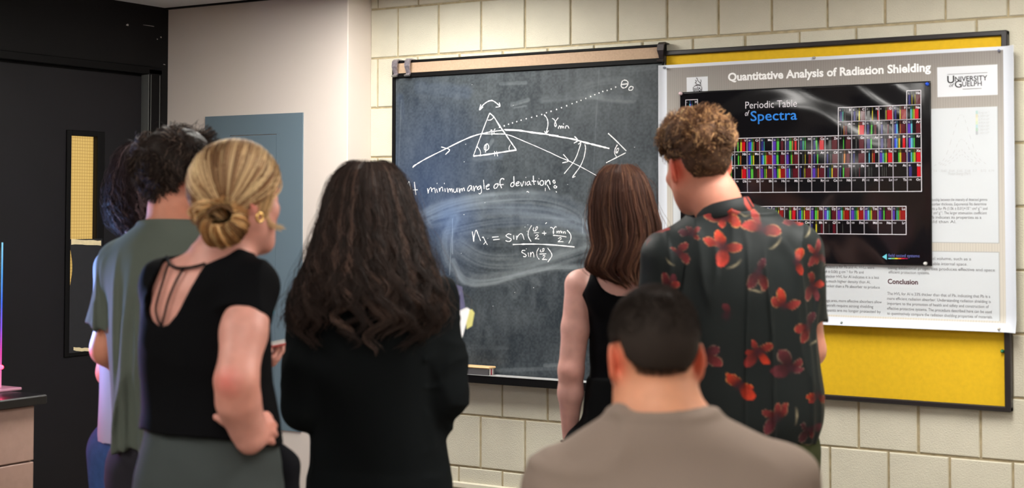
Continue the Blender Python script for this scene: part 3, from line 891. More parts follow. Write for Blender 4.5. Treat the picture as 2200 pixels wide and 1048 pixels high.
# faint graph
b = MB()
for pts in ([(2008, 356), (2030, 340), (2048, 290), (2060, 252), (2066, 247), (2072, 252), (2084, 290), (2100, 335), (2124, 356)], [(2020, 354), (2045, 335), (2060, 305), (2067, 300), (2076, 306), (2090, 332), (2110, 354)],
            [(2025, 355), (2050, 338), (2066, 322), (2082, 338), (2105, 355)], [(2030, 356), (2052, 344), (2067, 332), (2082, 344), (2102, 356)]):
    P = np.array(pts, float)
    S = smooth_path(P, 5)
    for i in range(0, len(S) - 1, 2): line2([S[i], S[i + 1]], .0014)
for i, s in enumerate(('0.6', '0.62', '0.64', '0.66', '0.68', '0.7', '0.72', '0.74')):
    p = ony(2006 + i * 17.0, 369, YR); put_text(b, s, p[0], p[2], height=.0075, yfun=yi)
p = ony(2038, 376, YR); put_text(b, 'Photon Energy (MeV)', p[0], p[2], width=ony(2086, 376, YR)[0] - p[0], height=.0095, yfun=yi)
for i, s in enumerate(('0 mg cm\u207b\u00b2', '1.20\u00d710\u00b3', '2.71\u00d710\u00b3', '4.92\u00d710\u00b3', '7.05\u00d710\u00b3', '1.06\u00d710\u2074', '1.43\u00d710\u2074')):
    p = ony(2103, 244.5 + i * 7.3, YR); put_text(b, s, p[0], p[2], width=.034, height=.0075, yfun=yi)
part('graph', b, mat('faint_print', (186, 188, 190), .5), rp, label='faint dotted graph curves')
b = MB()
for i, c in enumerate(((120, 200, 190), (220, 210, 140), (240, 240, 170), (200, 235, 160), (130, 210, 220), (120, 190, 150), (130, 140, 160))):
    p = ony(2097, 244.5 + i * 7.3, YR); bar(p[0], p[0] + .007, p[2] - .002, p[2] + .010, col=lin([200 + (q_ - 200) * .35 for q_ in c]))
part('graph_key', b, mat('pale_print', rough=.5, attr='Col'), rp, attr=True)

# ---- glossy black poster of element spectra, pinned over the research poster
YS = -.046
tx0, tx1, tz0, tz1 = 1.292, 2.197, 1.331, 1.9345
sp = empty('spectra_poster', ((tx0 + tx1) / 2, YS, tz0), 'glossy black poster with a grid of coloured spectral lines, pinned on the research poster', 'poster')


def ys(X, Z):
    u = (X - tx0) / (tx1 - tx0); v = (tz1 - Z) / (tz1 - tz0)
    w = .0030 * np.sin(5.2 * u + 1.2 * np.sin(3 * v)) * np.cos(4.0 * v) + .0016 * np.sin(13 * u + 7 * v + 1) + .0012 * np.sin(23 * v + 5 * np.sin(4 * u)) * np.exp(-((v - .12) / .25) ** 2) + .0010 * np.sin(31 * u - 12 * v) * np.clip(v - .65, 0, 1) * 3
    return YS - w * np.clip(np.minimum(u, 1 - u) * 8, 0.2, 1)


M_GLOSS = mat('glossy_black_print', rough=.09, attr='Col', spec=.5, bump=(260, .04, .0006))


def scol(X, Z):
    C = np.zeros(X.shape + (4,)); C[...] = lin(17, 16, 19); C[..., 3] = 1; return C


grid_mesh(np.linspace(tx0, tx1, 190), np.linspace(tz0, tz1, 130), ys, scol, 'poster_sheet', M_GLOSS, sp, thick=.0006)
CW = .0472
gx1 = ony(1979.3, 300, YS)[0]; gz = ony(1975, 193.8, YS)[2]; gz7 = ony(1975, 411, YS)[2]; CHT = (gz - gz7) / 7
gx0 = gx1 - 18 * CW
lz = ony(1930, 443, YS)[2]; lz2 = ony(1930, 503.5, YS)[2]; LH = (lz - lz2) / 2; lx1 = ony(1947, 470, YS)[0]; lx0 = lx1 - 15 * CW
EL = {1: {1: 'H', 18: 'He'}, 2: {1: 'Li', 2: 'Be'}, 3: {1: 'Na', 2: 'Mg'}}
for k, s in enumerate('B C N O F Ne'.split()): EL[2][13 + k] = s
for k, s in enumerate('Al Si P S Cl Ar'.split()): EL[3][13 + k] = s
for r, s in ((4, 'K Ca Sc Ti V Cr Mn Fe Co Ni Cu Zn Ga Ge As Se Br Kr'), (5, 'Rb Sr Y Zr Nb Mo Tc Ru Rh Pd Ag Cd In Sn Sb Te I Xe'), (6, 'Cs Ba - Hf Ta W Re Os Ir Pt Au Hg Tl Pb Bi Po At Rn'), (7, 'Fr Ra - Rf Db Sg Bh Hs Mt Ds Rg Cn Nh Fl Mc Lv Ts Og')):
    EL[r] = {i + 1: e for i, e in enumerate(s.split()) if e != '-'}
LAN = ['La Ce Pr Nd Pm Sm Eu Gd Tb Dy Ho Er Tm Yb Lu'.split(), 'Ac Th Pa U Np Pu Am Cm Bk Cf Es Fm Md No Lr'.split()]
ORDER = 'H He Li Be B C N O F Ne Na Mg Al Si P S Cl Ar K Ca Sc Ti V Cr Mn Fe Co Ni Cu Zn Ga Ge As Se Br Kr Rb Sr Y Zr Nb Mo Tc Ru Rh Pd Ag Cd In Sn Sb Te I Xe Cs Ba La Ce Pr Nd Pm Sm Eu Gd Tb Dy Ho Er Tm Yb Lu Hf Ta W Re Os Ir Pt Au Hg Tl Pb Bi Po At Rn Fr Ra Ac Th Pa U Np Pu Am Cm Bk Cf Es Fm Md No Lr Rf Db Sg Bh Hs Mt Ds Rg Cn Nh Fl Mc Lv Ts Og'.split()
NUM = {e: i + 1 for i, e in enumerate(ORDER)}
BANDS = dict(q.split(':') for q in ('V:g2010,y4512,r6025 Cr:p0812,b2012,c3006,g4008,o5205,d7525 Mn:n0820,b2205,t3206 Fe:p0024,g3218,d6520 Co:n0522,g2818,o5008,r7015 Ni:n1012,t2812,g4706 Cu:n1020,g2812,r5832 Zn:k2520,d5040 '
 'Ga:g3505,d5535 Ge:k3005,d5535 As:n1025,g3810 Se:n1020,k4010,d6025 Br:b1015,c2506,y4010,r7018 Kr:p1015,c2510,t3510,g4806 Nb:g2510,o4506 Mo:n0515,b1512,g2810,y4510 Tc:n0512,b1508,c2210,g3710,o4808,e5540 '
 'Ru:p0022,n2008,g3015,d6030 Rh:p0515,n1808,g4008,o5204,d6535 Pd:k3004,y4804,d7520 Ag:n1212,g4008 Cd:k4006,n1210,d5540 In:k3005,o4012,d6025 Sn:n1010,d5045 Sb:c2506,o5005,e6010 Te:p0515,c2507,g4006,y5006,r6530 '
 'I:y4810,g3808,d6030 Xe:n0510,c2507,g3808,y5008,r6530 Ta:o5505,r6030 W:p0515,g2818,d8020 Re:p0518,n2008,g3506,y4805,d6035 Os:p0520,n2008,g3508,y4515,e6035 Ir:p0514,n1808,c2508,k4504,d5540 Pt:n0510,k3504,y4504,d5540 '
 'Au:p0520,k3006,o4508,d6035 Hg:n2006,t3505,y5008,d6035 Tl:g3508,n1008,d5035 Pb:d5506,k3003 Bi:k2003,k3003,k4503 Po:k2003,k3503,k5003 Rn:n1020,r7025 B:n1015,t2808,k5003 C:n1015,k3005,y5008,d6530 N:k1020,y4806,r9008 '
 'O:k4206,y5004,r6035 F:n1015,y5006,e6035 Ne:c2508,g3706,y4806,r5825 Al:k2003,o4004,d5015 Si:y4808,r5535 P:n1015,g4010,d6515 S:n1015,k3504,d6010 Cl:n0512,b1806,c2508,o5005,d5535 Ar:p0518,c2708,t3504,d6535 '
 'He:n1015,y3503,y5802,d6535 Eu:g3508,y4506,r6025 Gd:n0515,b1810,g3010,y5008,e6035 Tb:p0522,n2008,g3515,y5506,d6530 Dy:p0518,c2510,t3508,g4506,d6530 Ho:p0518,c2808,g3806,o5006,e6030 Er:p0520,t3006,g4206,y5208,e6035 '
 'Tm:p0515,c2510,g4006,y5006,d6030 Yb:p0512,n2010,g3808,d5540 Lu:p0512,t3010,g4206,o5305,e6035 Bk:n0510,y4010,d8015 Cf:k4003,d7020 Es:k4003 Sm:p0515,g3010,y5006,e6030').split())
BC = {'p': (96, 62, 190), 'n': (52, 50, 118), 'b': (44, 70, 226), 'c': (110, 200, 228), 't': (60, 150, 140), 'g': (88, 200, 70), 'y': (214, 200, 52), 'o': (204, 124, 50), 'e': (150, 26, 26), 'r': (214, 22, 36), 'd': (92, 22, 34), 'k': (92, 94, 92)}
NOSPEC = set('At Fr Ra Rf Db Sg Bh Hs Mt Ds Rg Cn Nh Fl Mc Lv Ts Og Fm Md No Lr Es'.split()) - set(BANDS)
ysi = lambda X, Z: ys(X, Z) - .0009
ysj = lambda X, Z: ys(X, Z) - .0014
bb = MB(); bt = MB(); bg = MB()


def cell(e, x, zt_, h):
    global b
    b = bb
    s = BANDS.get(e)
    if s is None and e not in NOSPEC:
        r = random.Random(e); s = ','.join(f'{r.choice("pnbctgyoedk")}{r.randint(5, 85):02d}{r.randint(4, 12):02d}' for _ in range(4))
    if s:
        for q in s.split(','):
            x0 = x + CW * (int(q[1:3]) / 100 * .96 + .02); x1 = min(x0 + CW * int(q[3:5]) / 100, x + CW * .97)
            bar(x0, x1, zt_ - h * .97, zt_ - h * .30, ysi, col=lin([c * .86 for c in BC[q[0]]]))
            dc = [c * .34 + 8 for c in BC[q[0]]]
            bar(x0, x1, zt_ - h * .30, zt_ - h * .06, ysi, col=lin(dc))
    b = bt
    put_text(bt, e, x + CW * .93, zt_ - h * .26, height=.0082, yfun=ysj, bold=.02, right=True)
    put_text(bt, str(NUM[e]), x + CW * .10, zt_ - h * .24, height=.0052, yfun=ysj, col=(.2, .2, .2, 1))
    b = bg
    t = .0011
    for (p, q_) in (((x, zt_), (x + CW, zt_)), ((x, zt_ - h), (x + CW, zt_ - h))): bar(p[0] - t, q_[0] + t, p[1] - t, p[1] + t, ysj)
    for xx in (x, x + CW): bar(xx - t, xx + t, zt_ - h, zt_, ysj)


M_PRINT = mat('colour_print', rough=.12, attr='Col', spec=.5)
M_PRINTW = mat('white_gloss_print', (222, 218, 226), .2)


def flush(which):
    global bb, bt, bg
    part('spectra', bb, M_PRINT, sp, attr=True, label='coloured spectral bands of the ' + which)
    part('grid', bg, M_PRINTW, sp, label='white cell grid of the ' + which)
    part('symbols', bt, M_PRINTW, sp, label='small white element symbols of the ' + which)
    bb = MB(); bt = MB(); bg = MB()


for r, row in EL.items():
    for c, e in row.items(): cell(e, gx0 + (c - 1) * CW, gz - (r - 1) * CHT, CHT)
flush('main table')
for r in (0, 1):
    for c, e in enumerate(LAN[r]): cell(e, lx0 + c * CW, lz - r * LH, LH)
flush('two-row strip')
b = MB()
p0, p1 = ony(1602, 233.5, YS), ony(1713, 231, YS); put_text(b, 'Periodic Table', p0[0], p0[2], width=p1[0] - p0[0], height=.026, yfun=ysi, bold=-.006)
p0, p1 = ony(1601.5, 249, YS), ony(1611, 249, YS); put_text(b, 'of', p0[0], p0[2], width=p1[0] - p0[0], height=.020, yfun=ysi, shear=.3)
part('title', b, M_PRINTW, sp)
b = MB()
p0, p1 = ony(1613.5, 260, YS), ony(1713, 257.5, YS); put_text(b, 'Spectra', p0[0], p0[2], width=p1[0] - p0[0], height=.036, yfun=ysi, bold=.006)
part('title_word', b, mat('blue_gloss_print', (52, 134, 226), .2), sp, label='bright blue word Spectra')
b = MB()
a_, c_, d_ = ony(1896, 551.5, YS), ony(1906, 545, YS), ony(1906, 558, YS)
X = np.array([a_[0], c_[0], d_[0]]); Z = np.array([a_[2], c_[2], d_[2]]); b.raw(np.stack([X, ysi(X, Z), Z], -1), [(0, 2, 1)], col=lin(110, 196, 214))
p0, p1 = ony(1909, 551.5, YS), ony(1976, 552, YS); put_text(b, 'field tested systems', p0[0], p0[2], width=p1[0] - p0[0], height=.0105, yfun=ysi, col=lin(104, 110, 176))
for i, c in enumerate(((120, 200, 220), (130, 200, 120), (220, 210, 60), (220, 120, 50), (190, 40, 60), (130, 30, 70))):
    p = ony(1909 + i * 7, 555, YS); bar(p[0], p[0] + .0105, p[2] - .0018, p[2] + .0018, ysi, col=lin(c))
part('maker_mark', b, M_PRINT, sp, attr=True, label='small arrow mark and lettering')


# ---- push pins
def push_pin(px, py, Y, col, label, r=.0055):
    p = ony(px, py, Y)
    o = empty('push_pin', p, label, 'push pin', 'push pins on the notice board')
    b = MB(); b.lathe([(0, -.006), (r * .8, -.006), (r, -.004), (r, .002), (r * .75, .006), (r * .3, .0085), (0, .009)], p + np.array([0, -.006, 0]), 'y', 16)
    part('head', b, mat('pin_' + label.split()[0], col, .25), o, smooth=True)
    b = MB(); b.tube([p, p + np.array([0, .009, 0])], .0006, 6); part('needle', b, M_STEEL, o)


push_pin(1993, 181, YS - .001, (24, 80, 214), 'blue push pin at the top right corner of the black spectra poster', .006)
push_pin(1463.5, 201, YS - .001, (236, 208, 214), 'pink-white push pin at the top left corner of the black spectra poster', .0065)
push_pin(1989, 566, YS - .001, (196, 194, 192), 'pale grey push pin at the bottom right corner of the black spectra poster', .006)
push_pin(2154.5, 754, -.016, (20, 104, 70), 'green push pin alone at the right edge of the yellow board', .006)
push_pin(1429, 146, YR - .006, (150, 158, 176), 'clear grey pin at the top left corner of the research poster', .0045)
push_pin(1750.5, 124, YR - .004, (170, 166, 162), 'silver pin at the middle of the research poster top edge', .0045)
push_pin(2147, 109, YR - .006, (128, 132, 150), 'bluish pin at the top right corner of the research poster', .0045)
push_pin(1810, 693, YR - .006, (120, 132, 128), 'greenish clear pin in the research poster bottom edge beside the floral shirt', .0045)
push_pin(2147, 706, YR - .012, (190, 184, 172), 'beige clear pin at the bottom right corner of the research poster', .0045)
# ================================================================== PEOPLE: distance fields -> one smooth skin
class Field:
    def __init__(s, lo, hi, h):
        s.lo = np.array(lo, float); s.h = h
        s.n = np.maximum(np.ceil((np.array(hi, float) - s.lo) / h).astype(int) + 1, 4)
        s.D = np.full(s.n, .5, np.float32)

    def window(s, lo, hi):
        a = np.clip(np.floor((np.asarray(lo) - s.lo) / s.h).astype(int), 0, s.n - 1)
        c = np.clip(np.ceil((np.asarray(hi) - s.lo) / s.h).astype(int) + 1, 1, s.n)
        if np.any(c - a < 1): return None
        sl = tuple(slice(i, j) for i, j in zip(a, c))
        ax = [s.lo[k] + s.h * np.arange(a[k], c[k]) for k in range(3)]
        return sl, ax[0][:, None, None], ax[1][None, :, None], ax[2][None, None, :]

    def put(s, sl, d, k, sub=False):
        A = s.D[sl]
        if sub:
            d = -d
            h = np.maximum(k - np.abs(A - d), 0) / k if k > 0 else 0
            s.D[sl] = np.maximum(A, d) + (h * h * k * .25 if k > 0 else 0)
        else:
            h = np.maximum(k - np.abs(A - d), 0) / k if k > 0 else 0
            s.D[sl] = np.minimum(A, d) - (h * h * k * .25 if k > 0 else 0)

    def cone(s, a, b, ra, rb=None, k=.015, sub=False, flat=False):
        rb = ra if rb is None else rb
        a = np.asarray(a, float); b = np.asarray(b, float); R = max(ra, rb) + k + 2.5 * s.h
        w = s.window(np.minimum(a, b) - R, np.maximum(a, b) + R)
        if w is None: return s
        sl, X, Y, Z = w
        d = b - a; l2 = d @ d + 1e-12
        t0 = ((X - a[0]) * d[0] + (Y - a[1]) * d[1] + (Z - a[2]) * d[2]) / l2
        t = np.clip(t0, 0, 1)
        r = np.sqrt((X - a[0] - t * d[0]) ** 2 + (Y - a[1] - t * d[1]) ** 2 + (Z - a[2] - t * d[2]) ** 2) - (ra + (rb - ra) * t)
        if flat: r = np.maximum(r, (t0 - 1) * math.sqrt(l2))
        s.put(sl, r, k, sub); return s

    def chain(s, pts, rs, k=.015, flat=False):
        for i in range(len(pts) - 1): s.cone(pts[i], pts[i + 1], rs[i], rs[i + 1], k, flat=flat and i == len(pts) - 2)
        return s

    def ell(s, c, r, k=.015, M=None, sub=False):
        c = np.asarray(c, float); r = np.asarray(r, float); R = r.max() + k + 2.5 * s.h
        w = s.window(c - R, c + R)
        if w is None: return s
        sl, X, Y, Z = w
        P = [X - c[0], Y - c[1], Z - c[2]]
        if M is not None:            # columns of M are the ellipsoid's axes
            P = [P[0] * M[0, i] + P[1] * M[1, i] + P[2] * M[2, i] for i in range(3)]
        q = np.sqrt((P[0] / r[0]) ** 2 + (P[1] / r[1]) ** 2 + (P[2] / r[2]) ** 2)
        g = np.sqrt((P[0] / r[0] ** 2) ** 2 + (P[1] / r[1] ** 2) ** 2 + (P[2] / r[2] ** 2) ** 2) + 1e-9
        s.put(sl, np.maximum(q * (q - 1) / g, -r.min()), k, sub); return s

    def loft(s, sec, k=.02, grow=0.0, p=2.3, ztop=None, zbot=None):
        """sections (z, cx, cy, a, b, heading): a stack of rounded ellipses"""
        S = np.array(sorted(sec, key=lambda q: q[0]), float)
        z0, z1 = S[0, 0], S[-1, 0]
        m_ = max(S[:, 3].max(), S[:, 4].max()) + grow + k + 3 * s.h
        w = s.window((S[:, 1].min() - m_, S[:, 2].min() - m_, z0 - k - .02 - 2 * s.h), (S[:, 1].max() + m_, S[:, 2].max() + m_, z1 + k + .02 + 2 * s.h))
        if w is None: return s
        sl, X, Y, Z = w
        zz = np.clip(Z.ravel(), z0, z1)
        # smooth (monotone cubic-like) interpolation of the sections
        it = []
        for c in range(1, 6):
            y = S[:, c]; x = S[:, 0]
            mt = np.gradient(y, x) if len(x) > 2 else np.full(len(x), (y[-1] - y[0]) / (x[-1] - x[0]))
            i = np.clip(np.searchsorted(x, zz) - 1, 0, len(x) - 2)
            hh = x[i + 1] - x[i]; t = (zz - x[i]) / hh
            it.append((2 * t ** 3 - 3 * t ** 2 + 1) * y[i] + (t ** 3 - 2 * t ** 2 + t) * hh * mt[i] + (-2 * t ** 3 + 3 * t ** 2) * y[i + 1] + (t ** 3 - t ** 2) * hh * mt[i + 1])
        cx, cy, A, B, H = [q[None, None, :] for q in it]
        A = np.maximum(A + grow, .01); B = np.maximum(B + grow, .01)
        co, si = np.cos(H), np.sin(H)
        dx, dy = X - cx, Y - cy
        u = np.abs(dx * co - dy * si); v = np.abs(dx * si + dy * co)
        q = ((u / A) ** p + (v / B) ** p) ** (1 / p) + 1e-9
        gx = (u / A) ** (p - 1) / A; gy = (v / B) ** (p - 1) / B
        g = np.sqrt(gx ** 2 + gy ** 2) * q ** (1 - p) + 1e-9
        d = np.maximum((q - 1) / g, -np.minimum(A, B))
        zt = z1 if ztop is None else ztop; zb = z0 if zbot is None else zbot
        d = np.maximum(d, np.maximum(Z - zt, zb - Z))
        s.put(sl, d, k); return s

    def shape(s, fn):
        """fn(X,Y,Z,D) -> new D everywhere (cuts)"""
        X = s.lo[0] + s.h * np.arange(s.n[0])[:, None, None]; Y = s.lo[1] + s.h * np.arange(s.n[1])[None, :, None]; Z = s.lo[2] + s.h * np.arange(s.n[2])[None, None, :]
        s.D = fn(X, Y, Z, s.D).astype(np.float32); return s

    def ripple(s, fn, band=.03):
        """add fn(P) near the surface: folds, lumps"""
        I = np.argwhere(np.abs(s.D) < band)
        P = s.lo + I * s.h
        s.D[I[:, 0], I[:, 1], I[:, 2]] += fn(P).astype(np.float32); return s

    def mesh(s, relax=2):
        D = s.D; h = s.h; n = D.shape
        neg = D < 0
        c = neg[:-1, :-1, :-1].astype(np.int8)
        for a in ((1, 0, 0), (0, 1, 0), (0, 0, 1), (1, 1, 0), (1, 0, 1), (0, 1, 1), (1, 1, 1)):
            c = c + neg[a[0]:n[0] - 1 + a[0], a[1]:n[1] - 1 + a[1], a[2]:n[2] - 1 + a[2]]
        act = (c > 0) & (c < 8)
        I = np.argwhere(act); idx = np.full(act.shape, -1, np.int64); idx[act] = np.arange(len(I))
        acc = np.zeros((len(I), 3)); cnt = np.zeros(len(I))
        cor = [(x, y, z) for x in (0, 1) for y in (0, 1) for z in (0, 1)]
        val = {q: D[I[:, 0] + q[0], I[:, 1] + q[1], I[:, 2] + q[2]].astype(float) for q in cor}
        for q in cor:
            for ax in range(3):
                if q[ax]: continue
                r = list(q); r[ax] = 1; r = tuple(r)
                A, B = val[q], val[r]; mk = (A < 0) != (B < 0)
                t = np.where(mk, A / np.where(mk, A - B, 1), 0)
                p = np.tile(np.array(q, float), (len(I), 1)); p[:, ax] = t
                acc += p * mk[:, None]; cnt += mk
        V = s.lo + (I + acc / cnt[:, None]) * h
        Q = []
        for ax in range(3):
            o1, o2 = [(1, 2), (2, 0), (0, 1)][ax]
            sA = [slice(None)] * 3; sB = [slice(None)] * 3; sA[ax] = slice(0, -1); sB[ax] = slice(1, None)
            a, b_ = neg[tuple(sA)], neg[tuple(sB)]
            E = np.argwhere(a != b_); E = E[(E[:, o1] > 0) & (E[:, o2] > 0) & (E[:, o1] < n[o1] - 1) & (E[:, o2] < n[o2] - 1)]
            q = []
            for d1, d2 in ((-1, -1), (0, -1), (0, 0), (-1, 0)):
                e = E.copy(); e[:, o1] += d1; e[:, o2] += d2; q.append(idx[e[:, 0], e[:, 1], e[:, 2]])
            q = np.stack(q, 1); inside = a[E[:, 0], E[:, 1], E[:, 2]]
            q[~inside] = q[~inside][:, ::-1]; Q.append(q)
        Q = np.concatenate(Q); Q = Q[(Q >= 0).all(1)]
        for _ in range(relax):
            S = np.zeros_like(V); k = np.zeros(len(V))
            for i in range(4):
                a, b_ = Q[:, i], Q[:, (i + 1) % 4]
                for ax in range(3): S[:, ax] += np.bincount(a, V[b_, ax], len(V)) + np.bincount(b_, V[a, ax], len(V))
                k += np.bincount(a, minlength=len(V)) + np.bincount(b_, minlength=len(V))
            V = V * .5 + .5 * S / np.maximum(k, 1)[:, None]
        return V, Q


def tubes(P, R, C, sides=3, tipcol=None):
    """many strands at once: P (n,m,3), R (n,m), C (n,4) -> verts, quads, colours"""
    n, m_, _ = P.shape
    T = np.gradient(P, axis=1); T /= np.linalg.norm(T, axis=2, keepdims=True) + 1e-9
    ref = np.zeros((n, 1, 3)); ref[:, 0, 0] = .31; ref[:, 0, 1] = .87; ref[:, 0, 2] = .23
    U = np.cross(T, ref); U /= np.linalg.norm(U, axis=2, keepdims=True) + 1e-9
    Wv = np.cross(T, U)
    V = np.empty((n, m_, sides, 3))
    for k in range(sides):
        a = 2 * math.pi * k / sides
        V[:, :, k] = P + R[..., None] * (math.cos(a) * U + math.sin(a) * Wv)
    I = np.arange(n * m_ * sides).reshape(n, m_, sides); J = np.roll(I, -1, 2)
    Q = np.stack([I[:, :-1], J[:, :-1], J[:, 1:], I[:, 1:]], -1).reshape(-1, 4)
    CC = np.repeat(C, m_ * sides, 0).reshape(n, m_, sides, 4)
    if tipcol is not None:
        t = np.linspace(0, 1, m_)[None, :, None, None]; CC = CC * (1 - t) + CC * np.array(tipcol) * t
        CC[..., 3] = 1
    return V.reshape(-1, 3), Q, CC.reshape(-1, 4)


def join(*parts_):
    V = []; Q = []; C = []; n = 0
    for v, q, c in parts_: V.append(v); Q.append(q + n); C.append(c); n += len(v)
    return np.concatenate(V), np.concatenate(Q), np.concatenate(C)


def rotz(a):       # turn to the right (clockwise from above) by a
    return np.array([[math.cos(a), math.sin(a), 0], [-math.sin(a), math.cos(a), 0], [0, 0, 1.0]])


def rotx(a):       # nod forward by a
    return np.array([[1, 0, 0], [0, math.cos(a), math.sin(a)], [0, -math.sin(a), math.cos(a)]])


def roty(a):       # tilt to the right by a
    return np.array([[math.cos(a), 0, math.sin(a)], [0, 1, 0], [-math.sin(a), 0, math.cos(a)]])


RX = np.array([math.cos(YAW), math.sin(YAW), 0]); FY = np.array([-math.sin(YAW), math.cos(YAW), 0])
DEG = math.pi / 180


class Fig:
    """a person standing at photo column px0, Z metres in front of the camera; local axes: x right, y away, z up"""
    def __init__(s, px0, Z, label, group=None):
        s.Z = Z; d = ray(px0, 456); s.o = CAM + d * (Z / (d @ FY)); s.o[2] = 0
        s.root = empty('person', s.o, label, 'person', group, rz=YAW)

    def V(s, px, py, dy=0.0):
        d = ray(px, py); t = ((s.o - CAM) @ FY + dy) / (d @ FY)
        w = CAM + d * t - s.o
        return np.array([w @ RX, w @ FY, w[2]])

    def sec(s, py, xl, xr, b, dy=0.0, hd=0.0):
        p, q = s.V(xl, py, dy), s.V(xr, py, dy)
        w = (q[0] - p[0]) / 2
        a = math.sqrt(max(w * w - (b * math.sin(hd)) ** 2, 1e-4)) / math.cos(hd)
        return (p[2], (p[0] + q[0]) / 2, dy, a, b, hd)

    def add(s, name, V, Q, m_, C=None, label=None):
        o = np_mesh(name, V, Q, m_, s.root, C)
        if label: o['label'] = label
        return o


def head(F, c, Rm, sc=1.0, ear=1.0, flare=.081):
    """skull, face and ears in field F; c = point between the ears, Rm columns = right, forward, up"""
    T = lambda x, y, z: c + Rm @ (np.array([x, y, z]) * sc)
    E = lambda p, r, k=.012, sub=False, M=None: F.ell(T(*p), np.array(r) * sc, k, Rm if M is None else Rm @ M, sub)
    K = lambda a, b_, ra, rb, k=.01: F.cone(T(*a), T(*b_), ra * sc, rb * sc, k)
    E((0, -.012, .040), (.074, .096, .088), .02)
    E((0, .030, -.020), (.062, .068, .085), .03)
    E((0, .045, -.055), (.046, .052, .060), .03)
    K((-.050, .012, -.050), (-.018, .074, -.096), .018, .015, .03); K((.050, .012, -.050), (.018, .074, -.096), .018, .015, .03)
    E((0, .080, -.098), (.022, .018, .018), .02)
    K((-.034, .083, .028), (.034, .083, .028), .012, .012, .015)                       # brow
    for sx in (-1, 1):
        E((sx * .033, .099, .008), (.017, .014, .013), .010, True)                     # eye socket
        E((sx * .032, .079, .007), (.0135, .0135, .0125), .004)                        # eyeball and lids
        E((sx * .046, .066, -.020), (.020, .016, .018), .02)                           # cheekbone
    K((0, .092, .018), (0, .112, -.026), .0075, .0115, .012)                           # nose
    for sx in (-1, 1): E((sx * .0105, .102, -.030), (.0085, .010, .008), .006)
    K((-.018, .086, -.056), (.018, .086, -.056), .0065, .0065, .008); K((-.014, .086, -.066), (.014, .086, -.066), .008, .008, .008)
    for sx in (-1, 1):                                                                  # ears
        a = 22 * DEG * sx; M = np.array([[math.cos(a), math.sin(a), 0], [-math.sin(a), math.cos(a), 0], [0, 0, 1.0]]) if False else rotz(-a)
        E((sx * flare, -.010, .002), (.0075 * ear, .020, .033), .006, False, M)
        E((sx * (flare - .003), -.006, -.026), (.007, .011, .012), .008, False, M)
        E((sx * (flare + .008), -.004, .004), (.006, .012, .020), .004, True, M)
    return T


def hand(F, w, u, n, side, curl=(.5, .5, .5, .5), sc=1.0, spread=.06, k=.006):
    """w wrist, u direction of the palm, n palm normal (fingers curl towards it), side: thumb side sign along u x n"""
    u = np.asarray(u, float); u /= np.linalg.norm(u); n = np.asarray(n, float); n = n - u * (n @ u); n /= np.linalg.norm(n)
    s_ = np.cross(u, n) * side
    for i, (o, L_, r) in enumerate(((.030, .072, .0088), (.010, .080, .0092), (-.011, .075, .0088), (-.030, .060, .0078))):
        kn = w + (u * (.088 - .006 * abs(i - 1)) + s_ * o) * sc
        F.cone(w + (s_ * o * .55 + u * .008) * sc, kn, .0155 * sc, .0118 * sc, .010)
        d = u + s_ * spread * (1.5 - i); d /= np.linalg.norm(d); p = kn; ang = 0
        for j, (fr, cr) in enumerate(((.46, .8), (.30, 1.1), (.24, .8))):
            ang += curl[i] * cr
            q = p + (d * math.cos(ang) + n * math.sin(ang)) * L_ * fr * 1.05 * sc
            F.cone(p, q, r * (1 - .1 * j) * sc, r * (1 - .1 * (j + 1)) * sc, k); p = q
    b0 = w + (u * .022 + s_ * .024) * sc; b1 = w + (u * .056 + s_ * .052 + n * .012) * sc; b2 = w + (u * .086 + s_ * .058 + n * .022) * sc; b3 = w + (u * .108 + s_ * .055 + n * .030) * sc
    F.chain([b0, b1, b2, b3], [.0155 * sc, .0115 * sc, .0098 * sc, .0078 * sc], k)


def legs(F, c, hw, zc, hd, rt, rk, ra, grow=0.0, zend=.07, dy=0.0, spread=0.0):
    Rm = rotz(hd)
    for sx in (-1, 1):
        a = np.array([c[0], c[1], 0]) + Rm @ np.array([sx * hw, 0, 0]); a[2] = zc
        k_ = np.array([c[0], c[1], 0]) + Rm @ np.array([sx * (hw + spread * .5), .015, 0]); k_[2] = zc * .56
        f = np.array([c[0], c[1], 0]) + Rm @ np.array([sx * (hw + spread), -.005, 0]); f[2] = zend
        F.cone(a, k_, rt + grow, rk + grow, .03)
        mid = k_ * .62 + f * .38 + Rm @ np.array([0, -.02, 0])
        F.cone(k_, mid, rk + grow, rk * .98 + grow, .02); F.cone(mid, f, rk * .95 + grow, ra + grow, .02)


def foot_pos(c, hw, hd, spread=0.0):
    Rm = rotz(hd)
    return [np.array([c[0], c[1], 0]) + Rm @ np.array([sx * (hw + spread), -.005, 0]) for sx in (-1, 1)]


def feet(F, c, hw, hd, spread=0.0, grow=0.0):
    Rm = rotz(hd)
    for f in foot_pos(c, hw, hd, spread):
        F.cone(f + [0, 0, .07], f + Rm @ np.array([0, -.02, .045]), .036 + grow, .034 + grow, .02)
        F.cone(f + Rm @ np.array([0, -.03, .036]), f + Rm @ np.array([.0, .15, .028]), .033 + grow, .024 + grow, .02)


def shoes(fig, c, hw, hd, m_, spread=0.0):
    Rm = rotz(hd)
    for f in foot_pos(c, hw, hd, spread):
        G = Field(f + np.array([-.20, -.20, -.01]), f + np.array([.20, .26, .16]), .006)
        G.cone(f + Rm @ np.array([0, -.035, .045]), f + Rm @ np.array([0, .16, .036]), .045, .036, .02)
        G.cone(f + Rm @ np.array([0, -.02, .06]), f + Rm @ np.array([0, -.02, .10]), .045, .045, .02)
        G.shape(lambda X, Y, Z, D: np.maximum(D, np.maximum(.001 - Z, Z - .115)))
        V, Q = G.mesh(1); fig.add('shoe', V, Q, m_)


